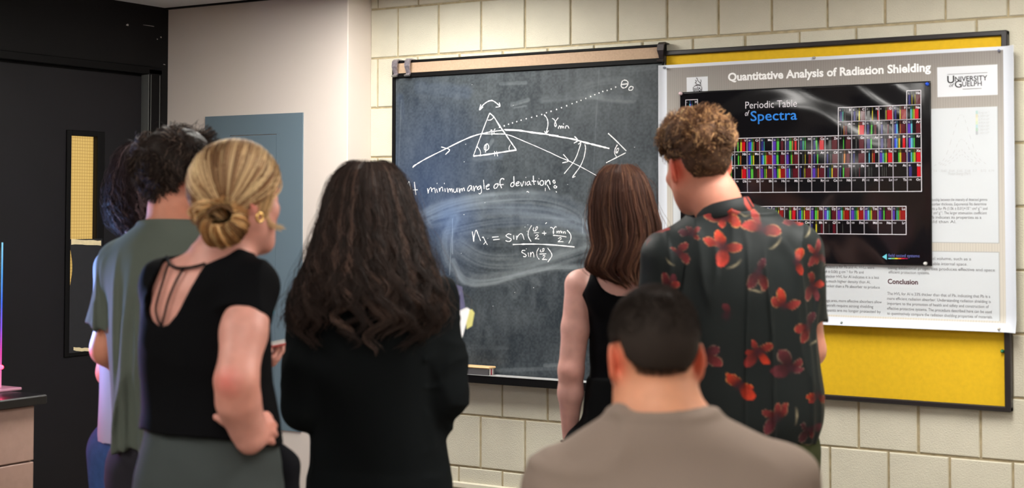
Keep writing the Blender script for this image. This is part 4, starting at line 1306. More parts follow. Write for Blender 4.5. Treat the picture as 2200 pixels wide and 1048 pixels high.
def skin_mat(name, col, red=.0):
    return mat(name, col, .5, attr='Col', var=(38, .055), bump=(420, .12, .0006), sss=.12, spec=.4)


def paint_skin(V, col, T=None, sc=1.0, Rm=None, spots=()):
    """skin colour with its own rosy areas: ears, lips, nose, elbows, eyes"""
    C = np.tile(np.array(lin(col)), (len(V), 1))
    C[:, :3] *= (1 + .06 * vnoise(V, 22, 3) + .04 * vnoise(V, 70, 4))[:, None]

    def blend(p, r, c, a):
        k = np.clip(1.2 - np.linalg.norm((V - p) / np.asarray(r), axis=1), 0, 1)[:, None] * a
        C[:, :3] = C[:, :3] * (1 - k) + np.array(lin(c))[:3] * k
    if T is not None:
        red = tuple(np.clip(np.array(col) * [1.02, .62, .58], 0, 255))
        for sx in (-1, 1):
            blend(T(sx * .085, -.01, 0), .036 * sc, red, .75)
            blend(T(sx * .032, .093, .007), .0085 * sc, (236, 232, 228), 1.0); blend(T(sx * .032, .0955, .007), .0055 * sc, (60, 40, 28), 1.0)
            blend(T(sx * .036, .092, .034), (.016 * sc, .012 * sc, .005 * sc), (60, 44, 36), .8)
        blend(T(0, .095, -.061), (.020 * sc, .02 * sc, .009 * sc), (176, 96, 92), .8); blend(T(0, .11, -.028), .02 * sc, red, .4)
    for p, r, c, a in spots: blend(p, r, c, a)
    C[:, 3] = 1
    return C


M_HAIR = mat('hair', rough=.58, attr='Col', spec=.18)
M_HAIRD = mat('dull_hair', rough=.75, attr='Col', spec=.15)


def hair_cols(n, base, var=.25, streak=None, frac=0.0):
    c = np.array(lin(base))[None, :3] * np.exp(RNG.normal(0, var, (n, 1)))
    if streak is not None:
        k = RNG.random(n) < frac
        c[k] = np.array(lin(streak))[:3] * np.exp(RNG.normal(0, var * .6, (k.sum(), 1)))
    return np.concatenate([c, np.ones((n, 1))], 1)


def short_hair(T, Rm, sc, n, length, base, var=.3, curl=.012, lift=.55, line=None, thick=.0011, streak=None, frac=0., seed=0, cap=None, m_=10, shell=.006, flow=(0, .2, -.35), clump=60, inward=.9, mess=.45, lumps=1.0, soft=.05, shade=.5):
    """strands rooted on the skull; line(dir) > 0 where hair grows, length(dir) in metres; dir in head axes"""
    R_ = np.array([.076, .098, .090]); C0 = np.array([0, -.012, .040])
    dirs = []
    rng = np.random.default_rng(seed)
    while len(dirs) < n:
        d = rng.normal(size=3); d /= np.linalg.norm(d)
        if line(d) > 0: dirs.append(d)
    D = np.array(dirs); Lh = np.array([length(d) for d in D]) * np.clip(line(D.T) * 5 + .3, .3, 1)
    # clumps share a random direction
    cl = rng.normal(size=(clump, 3)); cl /= np.linalg.norm(cl, axis=1)[:, None]
    ci = (D @ cl.T).argmax(1); cdir = rng.normal(size=(clump, 3)); ph = rng.uniform(0, 6.28, clump); om = rng.uniform(.7, 1.3, clump)
    P = np.zeros((n, m_, 3)); p = C0 + D * R_; nrm = D / R_; nrm /= np.linalg.norm(nrm, axis=1)[:, None]
    fl = np.array(flow)[None] + cdir[ci] * mess + rng.normal(size=(n, 3)) * mess * .5
    v = nrm * lift + fl
    p = p - nrm * .004
    for i in range(m_):
        P[:, i] = p
        t = i / (m_ - 1)
        u = v / np.linalg.norm(v, axis=1)[:, None]
        e1 = np.cross(u, nrm); e1 /= np.linalg.norm(e1, axis=1)[:, None] + 1e-9
        a = ph[ci] + t * 5.0 * om[ci] + rng.normal(size=n) * .15
        st = u + (e1 * np.cos(a)[:, None] + np.cross(u, e1) * np.sin(a)[:, None]) * curl * 60
        st /= np.linalg.norm(st, axis=1)[:, None]
        p = p + st * (Lh / m_)[:, None]
        q = (p - C0) / R_; r = np.linalg.norm(q, axis=1)                     # keep out of the skull
        bad = r < 1.02; p[bad] = C0 + q[bad] / r[bad][:, None] * R_ * 1.02
        v = v - nrm * inward * t * .25 + np.array([0, 0, -.06])
    Rr = thick * np.exp(rng.normal(0, .2, (n, 1))) * np.linspace(1.1, .45, m_)[None]
    W_ = np.einsum('ij,nmj->nmi', Rm, P * sc) + T(0, 0, 0)
    hc_ = hair_cols(n, base, var, streak, frac); hc_[:, :3] *= np.exp(rng.normal(0, .22 * min(1, lumps + .2), clump))[ci][:, None]
    tv, tq, tc = tubes(W_, Rr, hc_, 3)
    # dense under-layer that follows the same growth area
    G = Field(T(0, 0, 0) - .19, T(0, 0, 0) + .19, .006)
    G.ell(T(*C0), (R_ + shell) * sc, .0, Rm)
    if cap: cap(G)
    Ti = Rm.T

    def cut(X, Y, Z, Dd):
        o = T(0, 0, 0); A = [X - o[0], Y - o[1], Z - o[2]]
        q = np.stack([sum(Ti[i, j] * A[j] for j in range(3)) + 0 * (X + Y + Z) for i in range(3)], -1) / sc - C0
        shp = q.shape[:3]; q = q.reshape(-1, 3); q = q / (np.linalg.norm(q, axis=1)[:, None] + 1e-9)
        k = (soft - line(q.T)) * .06
        return np.maximum(Dd, k.reshape(shp))
    G.shape(cut)
    G.ripple(lambda P_: lumps * (.004 * vnoise(P_, 55, seed) + .003 * vnoise(P_, 120, seed + 1)))
    V, Q = G.mesh(1)
    c = np.tile(np.array(lin(base)) * [shade, shade, shade, 1], (len(V), 1)); c[:, :3] *= (1 + .4 * lumps * vnoise(V, 80, seed + 2))[:, None]
    return join((tv, tq, tc), (V, Q, np.clip(c, 0, 1)))


def long_hair(fig, prof, n, base, var, amp, wav, dys, b_, seed, thick=.0013, streak=None, frac=0., gap=50 * DEG, gapdir=0.0, m_=26, clump=70, part_px=None, rag=.05, tipcurl=None, core=.80, lock=.7, cvar=.22, stray=0, wz=.35, g0=.25):
    """hair that falls from a parting: prof = [(py, xl, xr)] silhouette rows; dys/b_ = (centre depth, half depth) rows"""
    rng = np.random.default_rng(seed)
    rows = []
    for py, xl, xr in prof:
        p, q = fig.V(xl, py), fig.V(xr, py); rows.append((p[2], (p[0] + q[0]) / 2, (q[0] - p[0]) / 2))
    rows = np.array(rows)[::-1]
    zt, zb = rows[-1, 0], rows[0, 0]
    dz = np.array([(fig.V(0, py)[2], a, c) for py, a, c in zip(*[iter(dys)] * 3)])[::-1] if not isinstance(dys[0], tuple) else np.array([(fig.V(0, py)[2], a, c) for py, a, c in dys])[::-1]
    iz = lambda z: (np.interp(z, rows[:, 0], rows[:, 1]), np.interp(z, rows[:, 0], rows[:, 2]), np.interp(z, dz[:, 0], dz[:, 1]), np.interp(z, dz[:, 0], dz[:, 2]))
    th = rng.uniform(0, 2 * math.pi, n)                         # around the head, 0 = front (+y)
    dist = np.abs((th - gapdir + math.pi) % (2 * math.pi) - math.pi)
    th = th[dist > gap]; n = len(th)
    lay = np.where(rng.random(n) < .7, rng.uniform(.90, 1.02, n), rng.uniform(.6, .92, n))
    end = rng.uniform(0, rag, n) ** 1.0
    ci = ((th / (2 * math.pi) * clump) + rng.normal(0, .35, n)).astype(int) % clump
    ci2 = ci + clump * rng.integers(0, 3, n)
    K_ = clump * 3
    ph = rng.uniform(0, 6.28, K_); om = rng.uniform(.75, 1.3, K_); am = rng.uniform(.6, 1.4, K_); ce = rng.uniform(0, rag, K_)
    s = np.linspace(0, 1, m_)
    zend = zb + end * .4 + ce[ci2] * .8
    z = zt - .004 - (zt - zend)[:, None] * (s[None] ** 1.25)
    cx, A, cy, B = iz(z)
    P = np.zeros((n, m_, 3))
    grow = np.clip((zt - z - .03) / g0, 0, 1)
    a = ph[ci2][:, None] + om[ci2][:, None] * (zt - z) / wav * 2 * math.pi + rng.normal(0, .35, (n, 1))
    w = amp * am[ci2][:, None] * grow ** 1.2
    l = lay[:, None] * (1 + .04 * np.sin(th * 7)[:, None] * grow)
    cth = (ci + .5) / clump * 2 * math.pi + rng.normal(0, .02, K_)[ci2]                # strands gather into locks as they fall
    dth = (cth - th + math.pi) % (2 * math.pi) - math.pi
    lc = rng.uniform(.80, 1.03, K_)[ci2]
    lock_ = np.clip(grow * 1.3, 0, 1) * lock
    thz = th[:, None] + dth[:, None] * lock_ + (w / .10) * np.cos(a) * 1.25
    l = l * (1 - lock_ * .7) + lc[:, None] * lock_ * .7
    rad = l + (w / .11) * np.sin(a) * .35
    P[..., 0] = cx + A * rad * np.sin(thz); P[..., 1] = cy + B * rad * np.cos(thz); P[..., 2] = z + w * wz * np.sin(a + 1)
    P[..., :2] += .0022 * grow[..., None] * np.sin(np.linspace(0, 1, m_)[None, :, None] * rng.uniform(18, 40, (n, 1, 1)) + rng.uniform(0, 6.28, (n, 1, 2))) * (amp > .008)
    if tipcurl is not None:
        k = np.clip((s - .80) / .20, 0, 1)[None] ** 2
        P[..., 0] = P[..., 0] * (1 - k * tipcurl) + cx * k * tipcurl; P[..., 1] = P[..., 1] * (1 - k * tipcurl) + cy * k * tipcurl
    Rr = thick * np.exp(rng.normal(0, .25, (n, 1))) * (np.interp(s, [0, .1, .8, 1], [.7, 1, .9, .35]))[None]
    hcol = hair_cols(n, base, var * .5, None)
    lk = rng.random(K_) < frac; kc = np.exp(rng.normal(0, cvar, K_))
    if streak is not None: m2 = lk[ci2]; hcol[m2, :3] = np.array(lin(streak))[:3] * np.exp(rng.normal(0, var * .5, (m2.sum(), 1)))
    hcol[:, :3] *= kc[ci2][:, None]
    tv, tq, tc = tubes(P, Rr, hcol, 3)
    if stray:
        k = rng.choice(n, stray, replace=False); Pf = P[k].copy()
        cx2, A2, cy2, B2 = iz(Pf[..., 2])
        sc_ = 1 + np.abs(rng.normal(0, .10, (stray, 1))) * np.linspace(.2, 1, m_)[None]
        Pf[..., 0] = cx2 + (Pf[..., 0] - cx2) * sc_ + rng.normal(0, .004, (stray, 1)); Pf[..., 1] = cy2 + (Pf[..., 1] - cy2) * sc_
        Pf += .006 * np.sin(np.linspace(0, 14, m_)[None, :, None] * rng.uniform(.6, 1.4, (stray, 1, 1)) + rng.uniform(0, 6, (stray, 1, 3)))
        sv, sq, sc2 = tubes(Pf, np.full((stray, m_), .00042), hcol[k], 3)
        tv, tq, tc = join((tv, tq, tc), (sv, sq, sc2))
    # inner volume
    lo = np.array([rows[:, 1].min() - .3, dz[:, 1].min() - .25, zb - .05]); hi = np.array([rows[:, 1].max() + .3, dz[:, 1].max() + .25, zt + .05])
    G = Field(lo, hi, .007)
    zs = np.linspace(zb + rag * .9, zt - .012, 16)
    sec = []
    for q in zs:
        c_, a_, y_, bb_ = iz(q); sec.append((q, c_, y_, a_ * core, bb_ * core, 0))
    G.loft(sec, .0, p=2.0)
    gx, gy = math.sin(gapdir), math.cos(gapdir)
    zf = zt - .055
    G.shape(lambda X, Y, Z, D: np.maximum(D, np.where(Z < zf, ((X - cx.mean()) * gx + (Y - .02) * gy) - .035, -1)))
    G.ripple(lambda Q_: .006 * vnoise(Q_ * [1, 1, .45], 45, seed))
    V, Q = G.mesh(1)
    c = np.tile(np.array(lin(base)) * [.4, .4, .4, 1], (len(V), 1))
    return join((tv, tq, tc), (V, Q, c))


def cloth(name, col, rough=.85, fine=900, **k):
    return mat(name, col, rough, bump=(fine, .25, .0008, 2), spec=.08, **k)


def folds(seed, amp, fx=14, fz=3.2, z0=None, z1=None, hd=0.0):
    """long soft folds, mostly vertical"""
    def fn(P):
        q = vnoise(P * np.array([fx, fx * .8, fz]), 1.0, seed) + .5 * vnoise(P * np.array([fx * 2.1, fx * 1.7, fz * 1.8]), 1.0, seed + 1)
        r = 1 - np.abs(vnoise(P * np.array([fx * .9, fx * .9, fz * .8]) + 5, 1.0, seed + 2)) * 2
        k = 1.0
        if z0 is not None: k = np.clip((P[:, 2] - z0) / (z1 - z0), 0, 1)
        return -(q * .5 + np.clip(r, 0, 1) ** 3 * .9) * amp * k
    return fn
# ================================================================== THE SEVEN PEOPLE
M_SKIN = skin_mat('skin', (200, 146, 124))
M_SHOE = mat('dark_shoe', (36, 34, 36), .6)
M_SHOE_W = mat('pale_shoe', (206, 204, 198), .6)


def std_legs(F, fig, c, hd, H, rt=.085, rk=.055, ra=.040, hw=.085, spread=.02, grow=0.0, zend=.07, zc=None):
    legs(F, c, hw, (H * .475 if zc is None else zc), hd, rt, rk, ra, grow, zend, spread=spread)


# ------------------------------------------------------------------ 1 blonde woman, hand on hip
def blonde():
    f = Fig(455, 3.37, 'person with blonde hair in a low bun, black strappy open-back top, hand on hip')
    V = f.V; hd = 27 * DEG; hp = V(452, 1000)[:2]
    Rm = rotz(41 * DEG) @ rotx(4 * DEG) @ roty(-3 * DEG)
    hc = V(508, 428, .0)
    sec = [f.sec(1120, 303, 603, .135, 0, hd), f.sec(1040, 300, 600, .130, 0, hd), f.sec(960, 306, 594, .118, 0, hd), f.sec(890, 316, 586, .104, .0, hd), f.sec(800, 308, 580, .108, .0, hd),
           f.sec(720, 308, 576, .112, .0, hd), f.sec(650, 318, 566, .108, .0, hd), f.sec(600, 345, 548, .092, -.01, hd), f.sec(565, 385, 525, .068, -.015, hd), f.sec(540, 418, 535, .058, -.005, hd)]
    shR, shL = V(540, 618, -.055), V(360, 615, .055)
    elR, wrR = V(508, 818, -.185), V(530, 922, -.130)
    elL, wrL = V(365, 800, .21), V(496, 806, .27)
    handspots = []

    def body(h):
        F = Field((-.34, -.32, 0), (.34, .42, 1.68), h)
        F.loft(sec, .02, grow=-.010)
        F.chain([V(478, 555, -.005), V(496, 500, 0), hc + Rm @ np.array([0, -.015, -.02])], [.060, .054, .056], .03)
        F.cone(V(478, 562, -.005), shR + [-.01, 0, .012], .045, .046, .04); F.cone(V(472, 562, -.005), shL + [.01, 0, .012], .045, .046, .04)
        F.chain([shR, shR * .5 + elR * .5 + [0, -.004, 0], elR], [.052, .0475, .0435], .02)
        F.chain([elR, elR * .62 + wrR * .38 + [-.004, 0, -.004], wrR * .75 + elR * .25, wrR], [.043, .0440, .036, .030], .02)
        F.chain([shL, elL, elL * .6 + wrL * .4, wrL], [.050, .043, .042, .029], .02)
        # right hand on the hip: heel of the hand, four fingers wrapping forward, thumb to the back
        heel = V(537, 945, -.128)
        kn = [V(556, 899, -.112), V(563, 914, -.114), V(564, 931, -.114), V(559, 947, -.114)]
        md = [V(571, 892, -.094), V(581, 908, -.092), V(583, 926, -.092), V(578, 945, -.096)]
        tp = [V(579, 896, -.068), V(589, 914, -.062), V(591, 933, -.062), V(585, 951, -.066)]
        F.cone(wrR, heel, .034, .030, .02)
        for a, b_, c, r in zip(kn, md, tp, (.0102, .0106, .0102, .0092)):
            F.cone(heel, a, .022, .0125, .012); F.chain([a, b_, c], [r, r * .94, r * .82], .004)
        F.chain([V(524, 920, -.134), V(500, 908, -.138), V(481, 901, -.138), V(463, 895, -.136)], [.022, .0135, .0108, .0075], .008)
        # left hand around the notebook
        hand(F, wrL, V(575, 784, .29) - wrL, np.array([0, .35, .9]), -1, (.35, .4, .45, .5), .92)
        head(F, hc, Rm, .97, flare=.070)
        std_legs(F, f, hp, hd, 1.66); feet(F, hp, .085, hd, .02)
        return F.mesh(2)
    bv, bq = body(.0048)
    T = lambda x, y, z: hc + Rm @ (np.array([x, y, z]) * .97)
    f.add('body', bv, bq, M_SKIN, paint_skin(bv, (202, 143, 128), T, .97, spots=[(elR + [-.012, -.04, .0], .035, (206, 84, 84), .75), (elR + [0, -.02, -.02], .07, (214, 140, 118), .5), (V(575, 915, -.09), .05, (216, 138, 120), .5)]))
    # top with a deep open V back and three thin straps
    G = Field((-.32, -.30, .92), (.32, .30, 1.50), .0045)
    G.loft(sec, .0, grow=.004, zbot=V(0, 962)[2])
    G.ripple(lambda P: np.where(P[:, 2] < 1.13, -.010 * np.clip((1.13 - P[:, 2]) / .08, 0, 1), 0), .05)
    G.cone(V(468, 575, -.01), shR + [0, 0, .006], .047, .056, .05); G.cone(V(450, 578, -.0), shL + [0, 0, .006], .045, .056, .05)
    G.cone(shR + [0, 0, -.002], V(523, 684, -.094), .0600, .0625, .02, flat=True)
    G.cone(shL, shL * .55 + elL * .45, .060, .058, .02, flat=True)
    zs0 = V(0, 930)[2]
    poly = np.array([[*V(x, y)[[0, 2]]] for x, y in ((352, 545), (338, 580), (325, 612), (319, 640), (323, 665), (338, 686), (360, 698), (382, 690), (404, 666), (428, 622), (448, 584), (458, 566), (500, 548), (560, 500), (470, 470), (352, 500))])

    def pip(X, Z):
        ins = np.zeros(np.broadcast(X, Z).shape, bool); best = np.full(ins.shape, 9.0)
        for i in range(len(poly)):
            a, b_ = poly[i - 1], poly[i]
            ins ^= ((a[1] > Z) != (b_[1] > Z)) & (X < (b_[0] - a[0]) * (Z - a[1]) / (b_[1] - a[1] + 1e-12) + a[0])
            d = b_ - a; t = np.clip(((X - a[0]) * d[0] + (Z - a[1]) * d[1]) / (d @ d), 0, 1)
            best = np.minimum(best, np.hypot(X - a[0] - t * d[0], Z - a[1] - t * d[1]))
        return np.where(ins, -best, best)

    def cut(X, Y, Z, D):
        q = pip(X[:, :, 0], Z[0]) if False else pip(X[:, 0, :], Z[0, :, :].reshape(1, -1))
        q = q[:, None, :]
        back = Y - .035
        D = np.maximum(D, -np.maximum(q, back))                                # the open back
        hem = zs0 + .012 * np.sin(X * 14 + 1.0) - .035 * np.clip((-X + .02) / .15, -1, 1) * -.6
        D = np.maximum(D, hem - Z)
        nk = np.maximum((Z - (V(0, 600)[2] + .0)) * -1, np.hypot(X - V(478, 0)[0], Y - .04) - .075)   # scoop in front
        return np.maximum(D, -nk)
    G.shape(cut)
    G.ripple(folds(3, .0045, 9, 6, hd=hd))
    # strips of a drawn-in waistband
    gv, gq = G.mesh(1)
    ccol = np.tile(np.array(lin(17, 17, 20)), (len(gv), 1))
    top = f.add('top', gv, gq, cloth('black_jersey', (7, 7, 9), .85))
    bm_ = MB()

    def strap(pts, r=.0028):
        q = []
        for x, y in pts:
            # find the back surface of the body along the view ray: nearest skin vertex in the picture plane, on the back side
            p = V(x, y); d = np.hypot(bv[:, 0] - p[0], bv[:, 2] - p[2]) + (bv[:, 1] > .05) * 9
            c = d < .012
            q.append([p[0], bv[c, 1].min() - .002 if c.any() else -.1, p[2]])
        bm_.tube(smooth_path(q, 5), r, 8)
    strap([(352, 552), (360, 560), (372, 568), (395, 573), (420, 572), (442, 568), (458, 563)], .0034)
    strap([(364, 562), (366, 585), (360, 615), (352, 642), (350, 662), (356, 682), (364, 696)])
    strap([(412, 572), (400, 592), (388, 618), (378, 645), (372, 670), (364, 696)])
    s_ = bm_.build('strap', cloth('black_cord', (18, 17, 19)), top); s_['label'] = 'thin black cord straps across the bare back'
    # skirt
    K = Field((-.36, -.32, .35), (.36, .32, 1.10), .006)
    ks = [f.sec(905, 320, 586, .104, 0, hd), f.sec(935, 314, 590, .112, 0, hd), f.sec(985, 304, 594, .124, 0, hd), f.sec(1048, 297, 601, .136, 0, hd)]
    z0 = ks[-1][0]; kl = list(ks)
    for z in (.75, .60, .42): kl.append((z, ks[-1][1], 0, ks[-1][3] + (.0 if z > .6 else -.01), ks[-1][4] + .0, hd))
    K.loft(kl, 0, grow=.006)
    K.ripple(lambda P: -.004 * vnoise(np.stack([P[:, 0] * 9 + P[:, 2] * 16, P[:, 1] * 6, P[:, 2] * 5], -1), 1.0, 9) - .003 * vnoise(P * [4, 4, 26], 1.0, 10) * np.clip((P[:, 2] - .85) / .1, 0, 1), .04)
    kv, kq = K.mesh(1); f.add('skirt', kv, kq, cloth('grey_green_cloth', (62, 67, 66), .9, 700), label='grey-green skirt')
    shoes(f, hp, .085, hd, M_SHOE_W, .02)
    # earring: small gold hoop
    e = T(.089, -.004, -.040); bm_ = MB(); a = np.linspace(0, 2 * math.pi, 24)
    ax = Rm @ np.array([0, 1, 0])
    bm_.tube([e + ax * .0085 * math.cos(t) + np.array([0, 0, .0095 * math.sin(t) - .006]) for t in a], .0034, 8)
    er_ = bm_.build('earring', mat('gold', (232, 190, 120), .25, .9), f.root, smooth=True); er_['label'] = 'small gold hoop earring'
    # hair: combed back to a bun
    cc = V(504, 399, .008); rr = np.array([.090, .108, .102]); Rh = rotz(41 * DEG)
    knot = V(482, 462, -.095); bun = V(479, 479, -.118)
    n = 2600; rng = np.random.default_rng(5)
    kd = Rh.T @ (knot - cc) / rr; kd /= np.linalg.norm(kd)
    D0 = []
    while len(D0) < n:
        d = rng.normal(size=3); d /= np.linalg.norm(d)
        low = -.62 + .50 * np.clip(d[1] + .15, 0, 1) * 2.0
        if abs(d[0]) > .5 and d[1] > -.2: low = max(low, -.36)
        if d[2] > low and (d[1] < .70 or d[2] > .50): D0.append(d)
    D0 = np.array(D0); m_ = 16
    tt = np.linspace(0, 1, m_)
    om = np.arccos(np.clip(D0 @ kd, -1, .999)); P = np.zeros((n, m_, 3))
    jit = 1 + .030 * rng.random(n); cl = rng.normal(size=(110, 3)); cl /= np.linalg.norm(cl, axis=1)[:, None]; ci = (D0 @ cl.T).argmax(1)
    wig = rng.normal(0, .03, (110, 2))
    for i, t in enumerate(tt):
        t2 = t
        q = (np.sin((1 - t2) * om) / np.sin(om))[:, None] * D0 + (np.sin(t2 * om) / np.sin(om))[:, None] * kd
        q = q + np.array([0, 0, -.13 * math.sin(math.pi * t2)])[None] * (1 - abs(kd[2]))
        q[:, 0] += wig[ci, 0] * math.sin(math.pi * t2); q[:, 2] += wig[ci, 1] * math.sin(math.pi * t2)
        q /= np.linalg.norm(q, axis=1)[:, None]
        lump = 1 + .018 * np.sin(ci * 1.7 + t2 * 3)
        pw = q * rr * (jit * lump)[:, None]
        pull = max(0, (t2 - .86) / .14)
        w = pw @ Rh.T + cc
        P[:, i] = w * (1 - pull) + (knot + rng.normal(0, .004, (n, 3))) * pull
    col = hair_cols(n, (138, 104, 72), .22, (206, 174, 130), .36)
    k = ci % 5 == 0; col[k, :3] = np.array(lin(112, 78, 48))[:3] * np.exp(rng.normal(0, .15, (k.sum(), 1)))
    k = ci % 6 == 2; col[k, :3] = np.array(lin(214, 184, 138))[:3] * np.exp(rng.normal(0, .12, (k.sum(), 1)))
    Rr = .0014 * np.ones((n, m_)) * np.exp(rng.normal(0, .2, (n, 1)))
    cap = tubes(P, Rr, col, 3)
    # bun: strands wound round a squashed ball
    # a doughnut of hair: strands run out of the hole, round the outside and under
    nb_ = 1300; ax = (bun - cc); ax /= np.linalg.norm(ax); ax = ax + np.array([0, 0, 1.05]); ax /= np.linalg.norm(ax); e1 = np.cross(ax, [0, 0, 1]); e1 /= np.linalg.norm(e1); e2 = np.cross(ax, e1)
    th0 = rng.uniform(0, 2 * math.pi, nb_); B = np.zeros((nb_, 16, 3)); bc = rng.normal(0, .0022, (nb_, 3)); lay = rng.uniform(.84, 1.02, nb_)
    nlk = 15; lkc = (np.floor(th0 / 2 / math.pi * nlk) + .5) / nlk * 2 * math.pi; lr = rng.uniform(.90, 1.08, nlk)[np.floor(th0 / 2 / math.pi * nlk).astype(int)]
    for i, t in enumerate(np.linspace(0, 1, 16)):
        e_ = 1.75 - 3.5 * t                                             # angle round the tube of the doughnut
        a = th0 + (lkc - th0) * .35 * math.sin(math.pi * t) + .55 * t + .10 * np.sin(th0 * 5)
        r = .013 + (.037 * lr * lay) * (math.cos(e_ * .95) * .5 + .5) ; h = .036 * lay * math.sin(e_ * .9)
        B[:, i] = bun + (e1[None] * np.cos(a)[:, None] * 1.05 + e2[None] * np.sin(a)[:, None]) * r[:, None] + ax[None] * h[:, None] + bc
    bcol = hair_cols(nb_, (140, 98, 58), .28, (214, 176, 122), .3); kk = np.floor(th0 / 2 / math.pi * nlk).astype(int); bcol[:, :3] *= np.array([.6, 1.25, .9, 1.35, .75])[kk % 5][:, None]
    bunp = tubes(B, .0014 * np.ones((nb_, 16)), bcol, 3)
    # loop of hair above the bun on its left, loose wisp by the jaw
    ns = 160; L_ = np.zeros((ns, 14, 3)); off_ = rng.normal(0, .008, (ns, 3))
    lp = smooth_path([V(482, 466, -.11), V(462, 452, -.118), V(438, 448, -.112), V(424, 456, -.10), V(434, 468, -.115), V(458, 474, -.13)], 3)[:14] if False else None
    ctrl = np.array([V(482, 466, -.11), V(462, 450, -.120), V(440, 445, -.116), V(423, 452, -.104), V(430, 468, -.110), V(452, 476, -.125)])
    sp_ = smooth_path(ctrl, 5); ii = np.linspace(0, len(sp_) - 1, 14).astype(int)
    L_[:] = sp_[ii][None] + off_[:, None] * np.sin(np.linspace(.25, math.pi - .25, 14))[None, :, None]
    loop = tubes(L_, .0014 * np.ones((ns, 14)), hair_cols(ns, (150, 104, 62), .25, (226, 190, 140), .35), 3)
    nw = 26; wsp = np.zeros((nw, 10, 3)); c2 = smooth_path(np.array([V(566, 452, -.03), V(576, 478, -.02), V(590, 487, -.01), V(606, 492, .0)]), 4); ii = np.linspace(0, len(c2) - 1, 10).astype(int)
    wsp[:] = c2[ii][None] + rng.normal(0, .0032, (nw, 1, 3)); wisp = tubes(wsp, .0007 * np.ones((nw, 10)), hair_cols(nw, (214, 180, 130), .15), 3)
    # strand in front of the ear
    nf = 120; fr = np.zeros((nf, 12, 3)); c3 = smooth_path(np.array([T(.058, .050, .080), T(.066, .042, .04), T(.071, .030, -.005), T(.070, .020, -.035)]), 4); ii = np.linspace(0, len(c3) - 1, 12).astype(int)
    fr[:] = c3[ii][None] + rng.normal(0, .006, (nf, 1, 3)); front = tubes(fr, .0011 * np.ones((nf, 12)), hair_cols(nf, (196, 158, 110), .2), 3)
    U = Field(cc - .16, cc + .16, .006); U.ell(cc, rr * .985, 0, Rh); U.ell(bun, np.array([.046, .046, .046]), .01); U.cone(knot, bun, .02, .03, .01)
    o_ = cc

    def ucut(X, Y, Z, D):
        A = [X - o_[0], Y - o_[1], Z - o_[2]]
        x_ = Rh[0, 0] * A[0] + Rh[1, 0] * A[1]; y_ = Rh[0, 1] * A[0] + Rh[1, 1] * A[1]
        y_ = y_ + 0 * A[2]; zz = A[2] + 0 * y_
        face = np.maximum(y_ - .052, zz - .045) ; face = np.maximum(.045 - y_, zz - .058)
        side = np.maximum(np.maximum(-.02 - y_, zz + .012), .0 * y_ - .01)
        neck = np.where(np.hypot(A[0] - (bun - cc)[0], zz - (bun - cc)[2]) > .052, zz + .066, -1)
        return np.maximum(D, np.maximum(np.maximum(-face, -side), -neck - 0) if False else np.maximum(np.where((y_ > .045) & (zz < .058), .02, -1), np.where((y_ > -.03) & (zz < -.036), .02, np.where((zz < -.075) & (np.hypot(A[0] - (bun - cc)[0], zz - (bun - cc)[2]) > .05), .02, -1))))
    U.shape(ucut); uv, uq = U.mesh(2)
    uc = np.tile(np.array(lin(120, 86, 54)) * [.6, .6, .6, 1], (len(uv), 1))
    f.add('hair', *join(cap, bunp, loop, wisp, front, (uv, uq, uc))[:2], M_HAIR, join(cap, bunp, loop, wisp, front, (uv, uq, uc))[2])
    return f, V, Rm


def add_hair(f, J, m_=None, label=None):
    return f.add('hair', J[0], J[1], m_ or M_HAIR, J[2], label)


